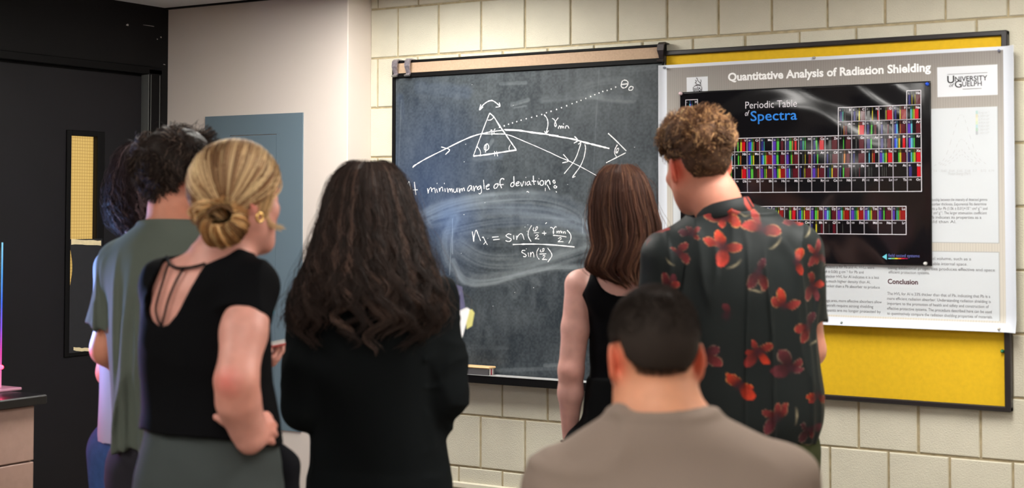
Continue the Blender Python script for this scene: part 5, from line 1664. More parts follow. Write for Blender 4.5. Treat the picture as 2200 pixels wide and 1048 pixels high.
# ------------------------------------------------------------------ 2 woman with long dark curls, black hoodie
def curls():
    f = Fig(800, 3.9, 'person with long dark brown curly hair in a black hoodie, holding a notebook')
    V = f.V; hd = 8 * DEG; hp = V(812, 1040)[:2]
    hc = V(796, 462, .02); Rm = rotz(14 * DEG) @ rotx(5 * DEG)
    sec = [f.sec(1130, 672, 962, .13, 0, hd), f.sec(1040, 676, 958, .128, 0, hd), f.sec(960, 680, 950, .120, 0, hd), f.sec(860, 676, 940, .115, 0, hd), f.sec(760, 668, 940, .12, 0, hd), f.sec(680, 664, 940, .115, 0, hd), f.sec(625, 690, 915, .09, 0, hd), f.sec(590, 735, 875, .062, 0, hd)]
    shL, shR = V(672, 655, .0), V(925, 650, -.005)
    elL, elR = V(656, 872, -.03), V(954, 848, -.02)
    wrL, wrR = V(720, 830, .23), V(935, 765, .21)
    F = Field((-.36, -.26, 0), (.36, .42, 1.68), .0058)
    F.loft(sec, .02, grow=-.018)
    F.chain([V(803, 590), V(799, 530), hc], [.056, .053, .055], .03)
    F.chain([shL, elL, wrL], [.050, .044, .029], .03); F.chain([shR, elR, wrR], [.050, .044, .029], .03)
    hand(F, wrR, V(962, 735, .23) - wrR, np.array([-.3, -.2, .3]), -1, (.6, .7, .8, .8), .95)
    hand(F, wrL, V(775, 800, .27) - wrL, np.array([0, -.2, 1]), 1, (.5, .5, .5, .5), .95)
    T = head(F, hc, Rm, .97); std_legs(F, f, hp, hd, 1.64); feet(F, hp, .085, hd, .02)
    v, q = F.mesh(2); f.add('body', v, q, M_SKIN, paint_skin(v, (196, 140, 118), T, .97))
    G = Field((-.38, -.28, .72), (.40, .34, 1.48), .006)
    G.loft(sec, .02, grow=.012, zbot=V(0, 1041)[2])
    G.cone(V(800, 612), shL, .055, .066, .05); G.cone(V(806, 612), shR, .055, .066, .05)
    G.chain([shL, shL * .4 + elL * .6, elL], [.066, .064, .058], .02); G.chain([elL, wrL], [.058, .044], .02)
    G.chain([shR, shR * .4 + elR * .6, elR], [.066, .064, .060], .02); G.chain([elR, wrR], [.060, .046], .02)
    G.ell(V(957, 905, -.015), (.020, .02, .036), .02)
    G.ell(V(800, 640, -.10), (.10, .05, .075), .03)                   # the hood lying on the back
    G.shape(lambda X, Y, Z, D: np.maximum(D, -(np.hypot(X - V(803, 580)[0], Y - .03) - .062 + (1.40 - Z) * .7)))
    G.ripple(folds(21, .008, 9, 4)); G.ripple(lambda P: -.006 * np.clip((.86 - P[:, 2]) / .03, 0, 1) * (np.sin(P[:, 2] * 160) > -2), .03)
    G.ripple(lambda P: -.004 * np.exp(-((vnoise(P * [12, 8, 18], 1.0, 33)) / .18) ** 2) * (P[:, 0] > .14), .04)
    v, q = G.mesh(1); f.add('hoodie', v, q, cloth('black_fleece', (17, 20, 21), .95, 600), label='black hoodie')
    K = Field((-.3, -.25, .05), (.3, .25, .86), .007)
    K.loft([(.74, *sec[0][1:]), (.84, *sec[1][1:])], .02, grow=-.004); std_legs(K, f, hp, hd, 1.64, grow=.014, zend=.10)
    v, q = K.mesh(1); f.add('jeans', v, q, cloth('pale_denim', (132, 158, 180), .85, 900, var=(60, .1)), label='pale blue jeans')
    shoes(f, hp, .085, hd, M_SHOE_W, .02)
    prof = [(345, 772, 812), (349, 752, 832), (356, 738, 846), (366, 726, 858), (382, 714, 869), (404, 704, 880), (432, 695, 892), (470, 686, 905), (520, 674, 920), (560, 660, 932), (600, 645, 950), (640, 628, 966), (675, 618, 966), (705, 630, 950), (735, 655, 920), (752, 680, 895)]
    J = long_hair(f, prof, 8500, (45, 34, 29), .34, .0112, .086, [(345, .0, .05), (366, .0, .085), (404, -.005, .105), (470, -.012, .118), (560, -.045, .115), (640, -.068, .112), (752, -.085, .10)], None, 31, thick=.00115, streak=(78, 61, 53), frac=.30, gapdir=14 * DEG, rag=.19, core=.80, m_=46, clump=58, lock=.62, stray=420, wz=.15, g0=.42, cvar=.28)
    add_hair(f, J, label='long dark brown curls')
    return f, wrR


# ------------------------------------------------------------------ 3 woman in a black tank top
def tank():
    f = Fig(1340, 4.55, 'person with straight shoulder-length brown hair in a black tank top at the chalkboard')
    V = f.V; hd = -4 * DEG; hp = V(1345, 1000)[:2]
    hc = V(1340, 452, .02); Rm = rotz(2 * DEG) @ rotx(3 * DEG)
    sec = [f.sec(1000, 1256, 1436, .125, 0, hd), f.sec(930, 1256, 1434, .12, 0, hd), f.sec(860, 1262, 1428, .108, 0, hd), f.sec(800, 1270, 1420, .098, 0, hd), f.sec(740, 1270, 1420, .100, 0, hd), f.sec(690, 1266, 1424, .105, 0, hd), f.sec(640, 1258, 1430, .102, 0, hd), f.sec(600, 1250, 1435, .082, 0, hd), f.sec(575, 1285, 1398, .058, 0, hd), f.sec(555, 1305, 1378, .05, 0, hd)]
    shL, shR = V(1246, 613, 0), V(1440, 613, 0)
    elL, wrL = V(1227, 795, -.01), V(1224, 935, .03); elR, wrR = V(1452, 795, -.01), V(1450, 935, .04)
    F = Field((-.32, -.24, 0), (.32, .30, 1.68), .0052)
    F.loft(sec, .02, grow=-.006)
    F.chain([V(1342, 575), V(1341, 510), hc], [.054, .050, .054], .03)
    F.cone(V(1330, 580), shL + [0, 0, .004], .036, .041, .04); F.cone(V(1352, 580), shR + [0, 0, .004], .036, .041, .04)
    for a, e, w in ((shL, elL, wrL), (shR, elR, wrR)):
        F.chain([a, a * .5 + e * .5, e], [.0445, .0415, .0375], .015); F.chain([e, e * .65 + w * .35, w], [.0375, .0375, .0225], .015)
        F.ell(e + [0, -.028, 0], (.016, .014, .018), .02)
    hand(F, wrL, np.array([.01, .03, -1]), np.array([1, .1, 0]), -1, (.4, .45, .5, .5), .93); hand(F, wrR, np.array([-.01, .03, -1]), np.array([-1, .1, 0]), 1, (.4, .45, .5, .5), .93)
    for sx in (-1, 1): F.ell(V(1342 + sx * 44, 630, -.070), (.04, .016, .05), .03)          # shoulder blades
    T = head(F, hc, Rm, .96); std_legs(F, f, hp, hd, 1.65); feet(F, hp, .085, hd, .02)
    v, q = F.mesh(2)
    f.add('body', v, q, M_SKIN, paint_skin(v, (210, 160, 148), T, .96, spots=[(elL + [0, -.03, 0], .045, (206, 128, 112), .3), (elR + [0, -.03, 0], .045, (206, 128, 112), .3)]))
    G = Field((-.28, -.22, .90), (.28, .24, 1.44), .0045)
    G.loft(sec, .02, grow=.004, zbot=V(0, 812)[2]); G.cone(V(1330, 580), shL + [.02, 0, .004], .043, .046, .045); G.cone(V(1352, 580), shR + [-.02, 0, .004], .043, .046, .045)
    for sx in (-1, 1): G.ell(V(1342 + sx * 44, 630, -.070), (.048, .026, .060), .03)
    nc = V(1342, 575)

    def cut(X, Y, Z, D):
        neck = np.maximum((np.abs(X - nc[0]) / .096) ** 2.6 + np.clip((nc[2] + .03 - Z) / .112, 0, 9) ** 2.6 - 1, nc[2] - .09 - Z) * .05      # scooped neck
        arms = []
        for a in (shL, shR):
            sx = np.sign(a[0] - nc[0])
            xe = sx * (X - (nc[0])) - (.098 + .040 * np.clip((1.355 - Z) / .11, 0, 1) ** 1.5)
            arms.append(np.maximum(-xe, V(0, 672)[2] - Z))
        return np.maximum(np.maximum(D, -neck), np.maximum(-arms[0], -arms[1]))
    G.shape(cut); G.ripple(lambda P: -.0028 * vnoise(P * [5, 5, 34], 1.0, 41) * np.clip((1.14 - P[:, 2]) / .05, 0, 1) - .0012 * vnoise(P * [12, 12, 9], 1.0, 42), .03)
    v, q = G.mesh(1); f.add('tank_top', v, q, cloth('black_rib', (8, 8, 11), .85))
    K = Field((-.30, -.26, .05), (.30, .26, 1.08), .007)
    K.loft([(s[0], s[1], s[2], s[3] + .004, s[4] + .004, s[5]) for s in sec[:4]] + [(.80, sec[0][1], 0, sec[0][3] + .01, .125, hd)], .03, grow=.008, ztop=V(0, 806)[2])
    std_legs(K, f, hp, hd, 1.65, rt=.10, rk=.085, ra=.075, grow=.01, zend=.08)
    K.ripple(folds(43, .006, 10, 4)); v, q = K.mesh(1); f.add('trousers', v, q, cloth('black_trouser', (14, 15, 16), .9))
    shoes(f, hp, .085, hd, M_SHOE, .02)
    b_ = MB(); c = V(1223, 947, .032); a = np.linspace(0, 2 * math.pi, 28); b_.tube([c + np.array([.0245 * math.cos(t), .0245 * math.sin(t), .003 * math.sin(2 * t)]) for t in a], .0028, 8)
    o = b_.build('hair_tie', cloth('black_elastic', (20, 14, 16)), f.root, smooth=True); o['label'] = 'dark hair tie on the wrist'
    prof = [(352, 1318, 1348), (355, 1306, 1360), (361, 1296, 1370), (371, 1286, 1381), (388, 1277, 1391), (410, 1270, 1399), (440, 1265, 1408), (480, 1264, 1420), (505, 1267, 1421), (530, 1270, 1412), (556, 1260, 1398), (575, 1256, 1388), (592, 1276, 1384), (606, 1306, 1380), (616, 1330, 1374)]
    J = long_hair(f, prof, 4200, (70, 44, 34), .22, .0045, .22, [(352, .0, .05), (371, .0, .085), (410, -.005, .103), (480, -.015, .106), (556, -.035, .095), (616, -.05, .085)], None, 37, thick=.0013, streak=(106, 74, 56), frac=.22, stray=120, gapdir=2 * DEG, rag=.05, core=.86, m_=26, clump=46, gap=44 * DEG)
    add_hair(f, J, label='straight brown shoulder-length hair')
    return f


# ------------------------------------------------------------------ 4 man in a dark floral shirt
def floral():
    f = Fig(1580, 4.1, 'person with short curly light-brown hair in a dark floral short-sleeved shirt')
    V = f.V; hd = 4 * DEG; hp = V(1600, 1000)[:2]
    hc = V(1500, 358, .02); Rm = rotz(-20 * DEG) @ rotx(6 * DEG) @ roty(-7 * DEG)
    sec = [f.sec(1040, 1450, 1748, .125, 0, hd), f.sec(945, 1446, 1750, .135, 0, hd), f.sec(905, 1436, 1762, .142, 0, hd), f.sec(850, 1432, 1764, .142, 0, hd), f.sec(780, 1432, 1756, .138, 0, hd), f.sec(700, 1428, 1748, .135, 0, hd), f.sec(620, 1424, 1744, .132, 0, hd), f.sec(550, 1432, 1736, .115, 0, hd), f.sec(500, 1455, 1712, .09, 0, hd), f.sec(465, 1495, 1655, .065, 0, hd)]
    shL, shR = V(1440, 555, .0), V(1712, 540, -.005)
    elL, wrL = V(1424, 770, .02), V(1480, 830, .25); elR, wrR = V(1738, 752, .02), V(1690, 800, .26)
    F = Field((-.36, -.26, 0), (.36, .40, 1.86), .0058)
    F.loft(sec[1:], .02, grow=-.030)
    F.chain([V(1560, 478), V(1535, 425, .01), hc], [.066, .061, .060], .03)
    for a, e, w in ((shL, elL, wrL), (shR, elR, wrR)):
        F.chain([a, e], [.054, .043], .02); F.chain([e, e * .6 + w * .4, w], [.042, .042, .030], .02)
    hand(F, wrL, np.array([.8, .3, .2]), np.array([0, -.6, -.6]), -1); hand(F, wrR, np.array([-.8, .3, .1]), np.array([0, -.6, -.6]), 1)
    T = head(F, hc, Rm, 1.02); std_legs(F, f, hp, hd, 1.82, rt=.09, rk=.058, ra=.045, hw=.09); feet(F, hp, .09, hd, .02)
    v, q = F.mesh(2); f.add('body', v, q, M_SKIN, paint_skin(v, (204, 138, 116), T, 1.02, spots=[(T(-.085, -.01, -.005), .05, (212, 96, 74), .8)]))
    h = .0037
    G = Field((-.34, -.27, .86), (.34, .26, 1.58), h)
    G.loft(sec, .02, grow=.004, zbot=V(0, 938)[2])
    G.cone(V(1555, 487), shL + [0, 0, .004], .050, .062, .06); G.cone(V(1590, 482), shR + [0, 0, .004], .050, .062, .06)
    G.cone(shL, V(1424, 735, .01), .070, .072, .02, flat=True); G.cone(shR, V(1727, 690, .005), .066, .060, .02, flat=True)
    G.ripple(folds(51, .009, 8, 2.6, .95, 1.2)); G.ripple(lambda P: -.006 * np.exp(-((vnoise(P * [16, 10, 1.6] + 3, 1.0, 53)) / .12) ** 2) * np.clip((1.5 - P[:, 2]) / .15, 0, 1), .05)
    n1 = V(1557, 456); d = np.array([-.27, .12, .95]); d /= np.linalg.norm(d)

    def cut(X, Y, Z, D):
        a = (X - n1[0]) * d[0] + (Y - n1[1]) * d[1] + (Z - n1[2]) * d[2]
        r = np.sqrt(np.maximum((X - n1[0]) ** 2 + (Y - n1[1]) ** 2 + (Z - n1[2]) ** 2 - a * a, 0))
        return np.maximum(np.maximum(D, -np.maximum(r - .066, -.03 - a)), np.where(r < .10, a - .004, -1))
    G.shape(cut)
    v, q = G.mesh(1)
    C = np.tile(np.array(lin(19, 25, 25)), (len(v), 1))
    C[:, :3] *= (1 + .12 * vnoise(v, 9, 3))[:, None]
    # printed orchids: (px, py, turn, size, warm) on the visible back, more by chance elsewhere
    FL = [(1548, 465, 20, 44, 1), (1542, 528, 100, 46, 1), (1612, 580, 60, 42, .3), (1625, 490, 110, 46, .4), (1700, 475, 120, 40, .6), (1695, 560, 90, 40, .9), (1545, 670, 120, 44, .35), (1665, 650, 150, 44, .75), (1430, 615, 60, 36, .5),
          (1450, 540, 30, 30, .2), (1610, 745, 170, 46, .9), (1680, 780, 40, 46, .3), (1720, 695, 100, 40, .25), (1570, 815, 10, 46, .85), (1650, 880, 160, 44, .3), (1740, 840, 80, 40, .7), (1480, 500, 150, 32, .2), (1735, 610, 80, 36, .4), (1500, 880, 90, 44, .6), (1745, 545, 130, 34, .5), (1595, 428, 60, 36, .8), (1720, 910, 60, 36, .5), (1500, 750, 40, 44, .4), (1455, 690, 0, 40, .4), (1450, 800, 70, 44, .8)]
    pts = []
    for px, py, rt_, s_, w_ in FL: p = V(px, py); pts.append((p[0], p[2], rt_, s_ / 797, w_, -1))
    rg = random.Random(4)
    for _ in range(40): pts.append((rg.uniform(-.26, .26), rg.uniform(.9, 1.5), rg.uniform(0, 360), rg.uniform(.045, .058), rg.random(), 1))
    wob = vnoise(v, 60, 7) * .0035; wob2 = vnoise(v, 150, 8)
    for x, z, rt_, s_, w_, sd in pts:
        m_ = (v[:, 1] * sd > -.02) & (np.hypot(v[:, 0] - x, v[:, 2] - z) < s_ * 1.3)
        if not m_.any(): continue
        I = np.where(m_)[0]; dx, dz = v[I, 0] - x + wob[I], v[I, 2] - z + wob[I]
        rr_ = random.Random(int(x * 1e4)); np_ = 4
        for i in range(np_ + 1):
            if rr_.random() < .30: continue
            w1 = min(1, max(0, w_ + rr_.uniform(-.55, .30)))
            core = np.array(lin(222, 66, 38)) * w1 + np.array(lin(104, 46, 58)) * (1 - w1); rim = np.array(lin(232, 178, 98)) * w1 + np.array(lin(150, 132, 118)) * (1 - w1)
            a = (rt_ + i * 76 + rr_.uniform(-26, 26)) * DEG; pl = s_ * rr_.uniform(.55, 1.0); wf = rr_.uniform(.22, .36)
            u = dx * math.cos(a) + dz * math.sin(a); t = -dx * math.sin(a) + dz * math.cos(a)
            t = t - .25 * rr_.uniform(-1, 1) * u * u / pl
            uu = u / pl; wd = wf * pl * np.sqrt(np.clip(np.sin(np.clip(uu, 0, 1) ** 1.25 * math.pi), 0, 1))
            e = (np.abs(t) - wd) / (wf * pl)
            k = np.clip(-e * 6, 0, 1) * (uu > 0) * (uu < 1); edge = np.clip(1 - np.abs(e + .10) / .13, 0, 1) * (uu > .35) * (rr_.random() < .75)
            sh = np.clip(.12 + np.clip(uu, 0, 1) ** 1.3 * 1.05, .1, 1.1)[:, None] * (1 + .25 * wob2[I])[:, None]
            cc = core[None] * sh * rr_.uniform(.36, .78); cc = cc * (1 - edge[:, None] * .7) + rim[None] * edge[:, None] * .7 * np.clip(uu, 0, 1)[:, None]
            C[I] = C[I] * (1 - k[:, None]) + cc * k[:, None]
        if rr_.random() < .5:                                                          # a pale curled bract beside the bloom
            a = (rt_ + 200) * DEG; r2 = np.hypot(dx, dz) / s_; an = (np.arctan2(dz, dx) - a + math.pi) % (2 * math.pi) - math.pi
            k = (np.clip(1 - np.abs(r2 - .95) / .07, 0, 1) * np.clip(1 - np.abs(an) / .5, 0, 1))[:, None] * .7
            C[I] = C[I] * (1 - k) + np.array(lin(170, 158, 128)) * k
        k = np.clip(1.3 - np.hypot(dx, dz) / (s_ * .22), 0, 1)[:, None] * .7
        C[I] = C[I] * (1 - k) + np.array(lin(50, 20, 30)) * k
    C[:, 3] = 1
    M_SHIRT = mat('printed_viscose', rough=.62, attr='Col', bump=(800, .15, .0006), spec=.22)
    so = f.add('shirt', v, q, M_SHIRT, C, label='dark green-black shirt printed with orange and mauve orchids')
    # folded collar round the neck
    e1 = np.cross(d, [0, 1, 0]); e1 /= np.linalg.norm(e1); e2 = np.cross(d, e1)
    prof = [(.0655, -.012), (.0665, .006), (.0675, .020), (.070, .0245), (.0735, .021), (.0775, .004), (.0835, -.016), (.0815, -.018), (.0755, .000), (.0715, .014), (.069, .012), (.0685, -.010)]
    nt_ = 60; VV = []; CC = []
    for k in range(nt_):
        a = 2 * math.pi * k / nt_; u_ = e1 * math.cos(a) + e2 * math.sin(a)
        for r, h in prof:
            p = n1 + u_ * (r + .0012 * math.sin(3 * a + 1)) + d * (h + .002 * math.sin(2 * a)); VV.append(p)
            fl_ = p[0] > V(1590, 0)[0] and p[1] < .03 and math.sin(p[0] * 240 + p[2] * 150) > -.3
            CC.append(np.array(lin(168, 66, 56)) if fl_ else np.array(lin(24, 28, 29)))
    m_ = len(prof); QQ = np.array([(k * m_ + i, k * m_ + (i + 1) % m_, ((k + 1) % nt_) * m_ + (i + 1) % m_, ((k + 1) % nt_) * m_ + i) for k in range(nt_) for i in range(m_)])
    np_mesh('collar', np.array(VV), QQ[:, ::-1], M_SHIRT, so, np.array(CC))
    K = Field((-.30, -.26, .05), (.32, .26, .98), .007)
    hs = [(s[0], s[1], s[2], s[3] - .012, s[4] - .012, s[5]) for s in sec[:2]]
    K.loft([(.78, hs[0][1], 0, hs[0][3], .125, hd)] + hs + [(.95, hs[1][1], 0, hs[1][3], .12, hd)], .03); std_legs(K, f, hp, hd, 1.82, rt=.098, rk=.075, ra=.065, hw=.09, grow=.012, zend=.09)
    K.ripple(folds(55, .006, 10, 4)); v, q = K.mesh(1); f.add('trousers', v, q, cloth('olive_twill', (58, 62, 40), .9), label='dark olive trousers')
    shoes(f, hp, .09, hd, M_SHOE, .02)

    def line(d):
        d = np.asarray(d); x, y, z = d[0], d[1], d[2]
        low = np.where(y < 0, -.80, -.80 + 1.15 * np.clip((y + .1) * 1.3, 0, 1.4))
        k = z - low
        k = np.where((np.abs(x) > .55) & (y > -.45) & (z < -.02), -.2, k)
        return np.where((y > .72) & (z < .52), -.2, k)
    J = short_hair(T, Rm, 1.02, 9000, lambda d: .016 + .058 * max(0, min(1, (d[2] + .25) * 1.5)), (84, 60, 44), .30, .022, 1.1, line, .0010, (176, 138, 98), .18, 61, m_=12, shell=.008, flow=(0, .1, .05), clump=120, mess=.7, shade=.7)
    # hair lightens towards the curly crown
    c = J[2]; up = np.clip(((J[0] - hc)[:, 2] - .01) / .13, 0, 1)[:, None]
    c[:, :3] = c[:, :3] * (1 + .9 * up * np.array([1.0, .95, .86])); J = (J[0], J[1], np.clip(c, 0, 1))
    add_hair(f, J, label='short curly light-brown hair')
    return f


# ------------------------------------------------------------------ 5 man in an olive t-shirt
def olive():
    f = Fig(368, 4.0, 'person with short wavy dark hair in an olive t-shirt, left of the blonde bun')
    V = f.V; hd = 32 * DEG; hp = V(368, 1000)[:2]
    hc = V(383, 386, .01); Rm = rotz(48 * DEG) @ rotx(7 * DEG)
    sec = [f.sec(1060, 258, 490, .12, 0, hd), f.sec(960, 246, 494, .125, 0, hd), f.sec(900, 244, 494, .125, 0, hd), f.sec(820, 242, 492, .125, 0, hd), f.sec(740, 240, 492, .128, 0, hd), f.sec(660, 240, 492, .128, 0, hd), f.sec(600, 240, 490, .125, 0, hd), f.sec(550, 255, 478, .11, 0, hd), f.sec(510, 288, 450, .085, 0, hd), f.sec(485, 312, 420, .064, 0, hd)]
    shL, shR = V(266, 570, .07), V(472, 572, -.08)
    elL, wrL = V(231, 748, .075), V(330, 830, .27); elR, wrR = V(520, 770, -.02), V(520, 800, .24)
    F = Field((-.36, -.30, 0), (.36, .42, 1.76), .0058)
    F.loft(sec, .02, grow=-.020)
    F.chain([V(366, 492), V(374, 440, .005), hc], [.066, .060, .060], .03)
    for a, e, w in ((shL, elL, wrL), (shR, elR, wrR)): F.chain([a, e], [.054, .043], .02); F.chain([e, e * .6 + w * .4, w], [.043, .041, .029], .02)
    hand(F, wrL, np.array([.8, .3, .2]), np.array([0, -.6, -.6]), -1); hand(F, wrR, np.array([-.8, .3, .1]), np.array([0, -.6, -.6]), 1)
    T = head(F, hc, Rm, 1.0); std_legs(F, f, hp, hd, 1.75, rt=.09, rk=.058, ra=.045, hw=.088); feet(F, hp, .088, hd, .02)
    v, q = F.mesh(2); f.add('body', v, q, M_SKIN, paint_skin(v, (200, 132, 106), T, 1.0))
    G = Field((-.36, -.30, .84), (.36, .30, 1.52), .005)
    G.loft(sec, .02, grow=.006, zbot=V(0, 958)[2])
    G.cone(V(360, 502), shL + [0, 0, .004], .050, .066, .06); G.cone(V(372, 502), shR + [0, 0, .004], .050, .066, .06)
    G.cone(shL, V(238, 697, .075), .066, .058, .02, flat=True); G.cone(shR, V(505, 700, -.05), .068, .066, .02, flat=True)
    c = V(366, 480)
    G.ripple(folds(71, .016, 9, 2.2, 1.45, 1.05), .05); G.ripple(lambda P: -.012 * np.exp(-((vnoise(P * [15, 9, 1.3] + 3, 1.0, 73)) / .14) ** 2) * np.clip((1.42 - P[:, 2]) / .2, 0, 1), .05)

    def cut(X, Y, Z, D):
        tilt = Z - c[2] - (X - c[0]) * .0 + .10 * (Y - c[1])
        r = np.hypot(X - c[0] - .008, Y - c[1] - .005)
        return np.maximum(np.maximum(D, tilt - .006), -np.maximum(r - .0655, -.010 - tilt))
    G.cone(c + [0, 0, -.014], c + [0, 0, .02], .075, .0745, .012); G.shape(cut)
    v, q = G.mesh(1); f.add('t_shirt', v, q, cloth('olive_cotton', (86, 92, 84), .85, 800), label='faded olive t-shirt')
    K = Field((-.32, -.28, .05), (.32, .28, .96), .007)
    hs = [(s[0], s[1], s[2], s[3] - .012, s[4] - .012, s[5]) for s in sec[:3]]
    K.loft([(.76, hs[0][1], 0, hs[0][3], .115, hd)] + hs, .03); std_legs(K, f, hp, hd, 1.75, rt=.096, rk=.075, ra=.065, hw=.088, grow=.012, zend=.09)
    K.ripple(folds(75, .006, 10, 4)); v, q = K.mesh(1); f.add('trousers', v, q, cloth('charcoal_twill', (44, 42, 48), .9))
    shoes(f, hp, .088, hd, M_SHOE, .02)

    def line(d):
        d = np.asarray(d); x, y, z = d[0], d[1], d[2]
        low = np.where(y < 0, -1.05, -1.05 + 1.4 * np.clip((y + .1) * 1.3, 0, 1.4))
        k = z - low
        k = np.where((np.abs(x) > .6) & (y > -.25) & (z < -.08), -.2, k)
        return np.where((y > .74) & (z < .55), -.2, k)
    J = short_hair(T, Rm, 1.0, 9500, lambda d: .048 + .018 * max(0, min(1, (d[2] + .35) * 1.3)), (48, 38, 33), .34, .010, .45, line, .0010, (104, 86, 76), .12, 81, m_=12, shell=.010, flow=(0, .22, -.42), clump=120, mess=.5, shade=.6)
    add_hair(f, J, M_HAIR, 'short wavy dark brown hair')
    return f


# ------------------------------------------------------------------ 6 curly-haired woman half hidden at the far left
def farleft():
    f = Fig(305, 4.45, 'person with dark curly hair mostly hidden behind the olive t-shirt')
    V = f.V; hd = 25 * DEG; hp = V(312, 1000)[:2]
    hc = V(306, 398, .01); Rm = rotz(30 * DEG) @ rotx(4 * DEG)
    sec = [f.sec(1050, 226, 398, .12, 0, hd), f.sec(960, 224, 402, .118, 0, hd), f.sec(900, 225, 400, .112, 0, hd), f.sec(830, 228, 398, .106, 0, hd), f.sec(740, 230, 396, .108, 0, hd), f.sec(640, 232, 396, .108, 0, hd), f.sec(580, 240, 388, .095, 0, hd), f.sec(540, 262, 362, .066, 0, hd), f.sec(518, 278, 345, .054, 0, hd)]
    shL, shR = V(246, 575, .05), V(384, 575, -.06)
    elL, wrL = V(237, 800, .02), V(312, 836, .24); elR, wrR = V(420, 770, -.03), V(390, 800, .22)
    F = Field((-.32, -.28, 0), (.32, .40, 1.72), .0062)
    F.loft(sec, .02, grow=-.014); F.chain([V(308, 520), V(307, 470), hc], [.054, .050, .054], .03)
    for a, e, w in ((shL, elL, wrL), (shR, elR, wrR)): F.chain([a, e], [.046, .038], .02); F.chain([e, e * .6 + w * .4, w], [.038, .037, .026], .02)
    hand(F, wrL, np.array([.8, .3, .2]), np.array([0, -.6, -.6]), -1, sc=.92); hand(F, wrR, np.array([-.8, .3, .1]), np.array([0, -.6, -.6]), 1, sc=.92)
    T = head(F, hc, Rm, .97); std_legs(F, f, hp, hd, 1.69); feet(F, hp, .085, hd, .02)
    v, q = F.mesh(2); f.add('body', v, q, M_SKIN, paint_skin(v, (204, 142, 120), T, .97))
    G = Field((-.30, -.26, .84), (.30, .28, 1.44), .006)
    G.loft(sec, .02, grow=.008, zbot=V(0, 952)[2]); G.cone(V(300, 535), shL, .046, .056, .05); G.cone(V(316, 535), shR, .046, .056, .05)
    G.cone(shL, shL * .45 + elL * .55, .058, .060, .02, flat=True); G.cone(shR, shR * .45 + elR * .55, .058, .060, .02, flat=True)
    c = V(308, 525); G.shape(lambda X, Y, Z, D: np.maximum(D, -(np.hypot(X - c[0], Y - c[1]) - .058 + (c[2] + .01 - Z) * 2)))
    G.ripple(folds(91, .008, 10, 3)); v, q = G.mesh(1); f.add('t_shirt', v, q, cloth('pale_cotton', (152, 162, 178), .85), label='pale blue-white t-shirt')
    K = Field((-.30, -.26, .05), (.30, .26, .94), .007)
    hs = [(s[0], s[1], s[2], s[3] - .004, s[4] - .004, s[5]) for s in sec[:3]]
    K.loft([(.76, hs[0][1], 0, hs[0][3], .11, hd)] + hs, .03); std_legs(K, f, hp, hd, 1.69, rt=.09, rk=.06, ra=.05, grow=.012, zend=.09)
    v, q = K.mesh(1); f.add('jeans', v, q, cloth('blue_denim', (48, 84, 132), .85, var=(50, .12)), label='blue jeans')
    shoes(f, hp, .085, hd, M_SHOE_W, .02)
    prof = [(306, 294, 318), (310, 278, 334), (318, 264, 350), (332, 252, 362), (352, 242, 372), (380, 234, 380), (410, 230, 386), (440, 230, 388), (465, 236, 384), (485, 246, 376), (500, 258, 362), (508, 270, 350)]
    J = long_hair(f, prof, 3000, (44, 32, 34), .32, .0135, .05, [(306, .0, .05), (332, .0, .09), (380, -.005, .11), (440, -.015, .11), (508, -.03, .085)], None, 97, thick=.0012, streak=(92, 74, 76), frac=.2, gapdir=30 * DEG, stray=260, wz=.15, rag=.05, core=.84, m_=24, clump=80)
    add_hair(f, J, label='dark curly chin-length hair')
    return f


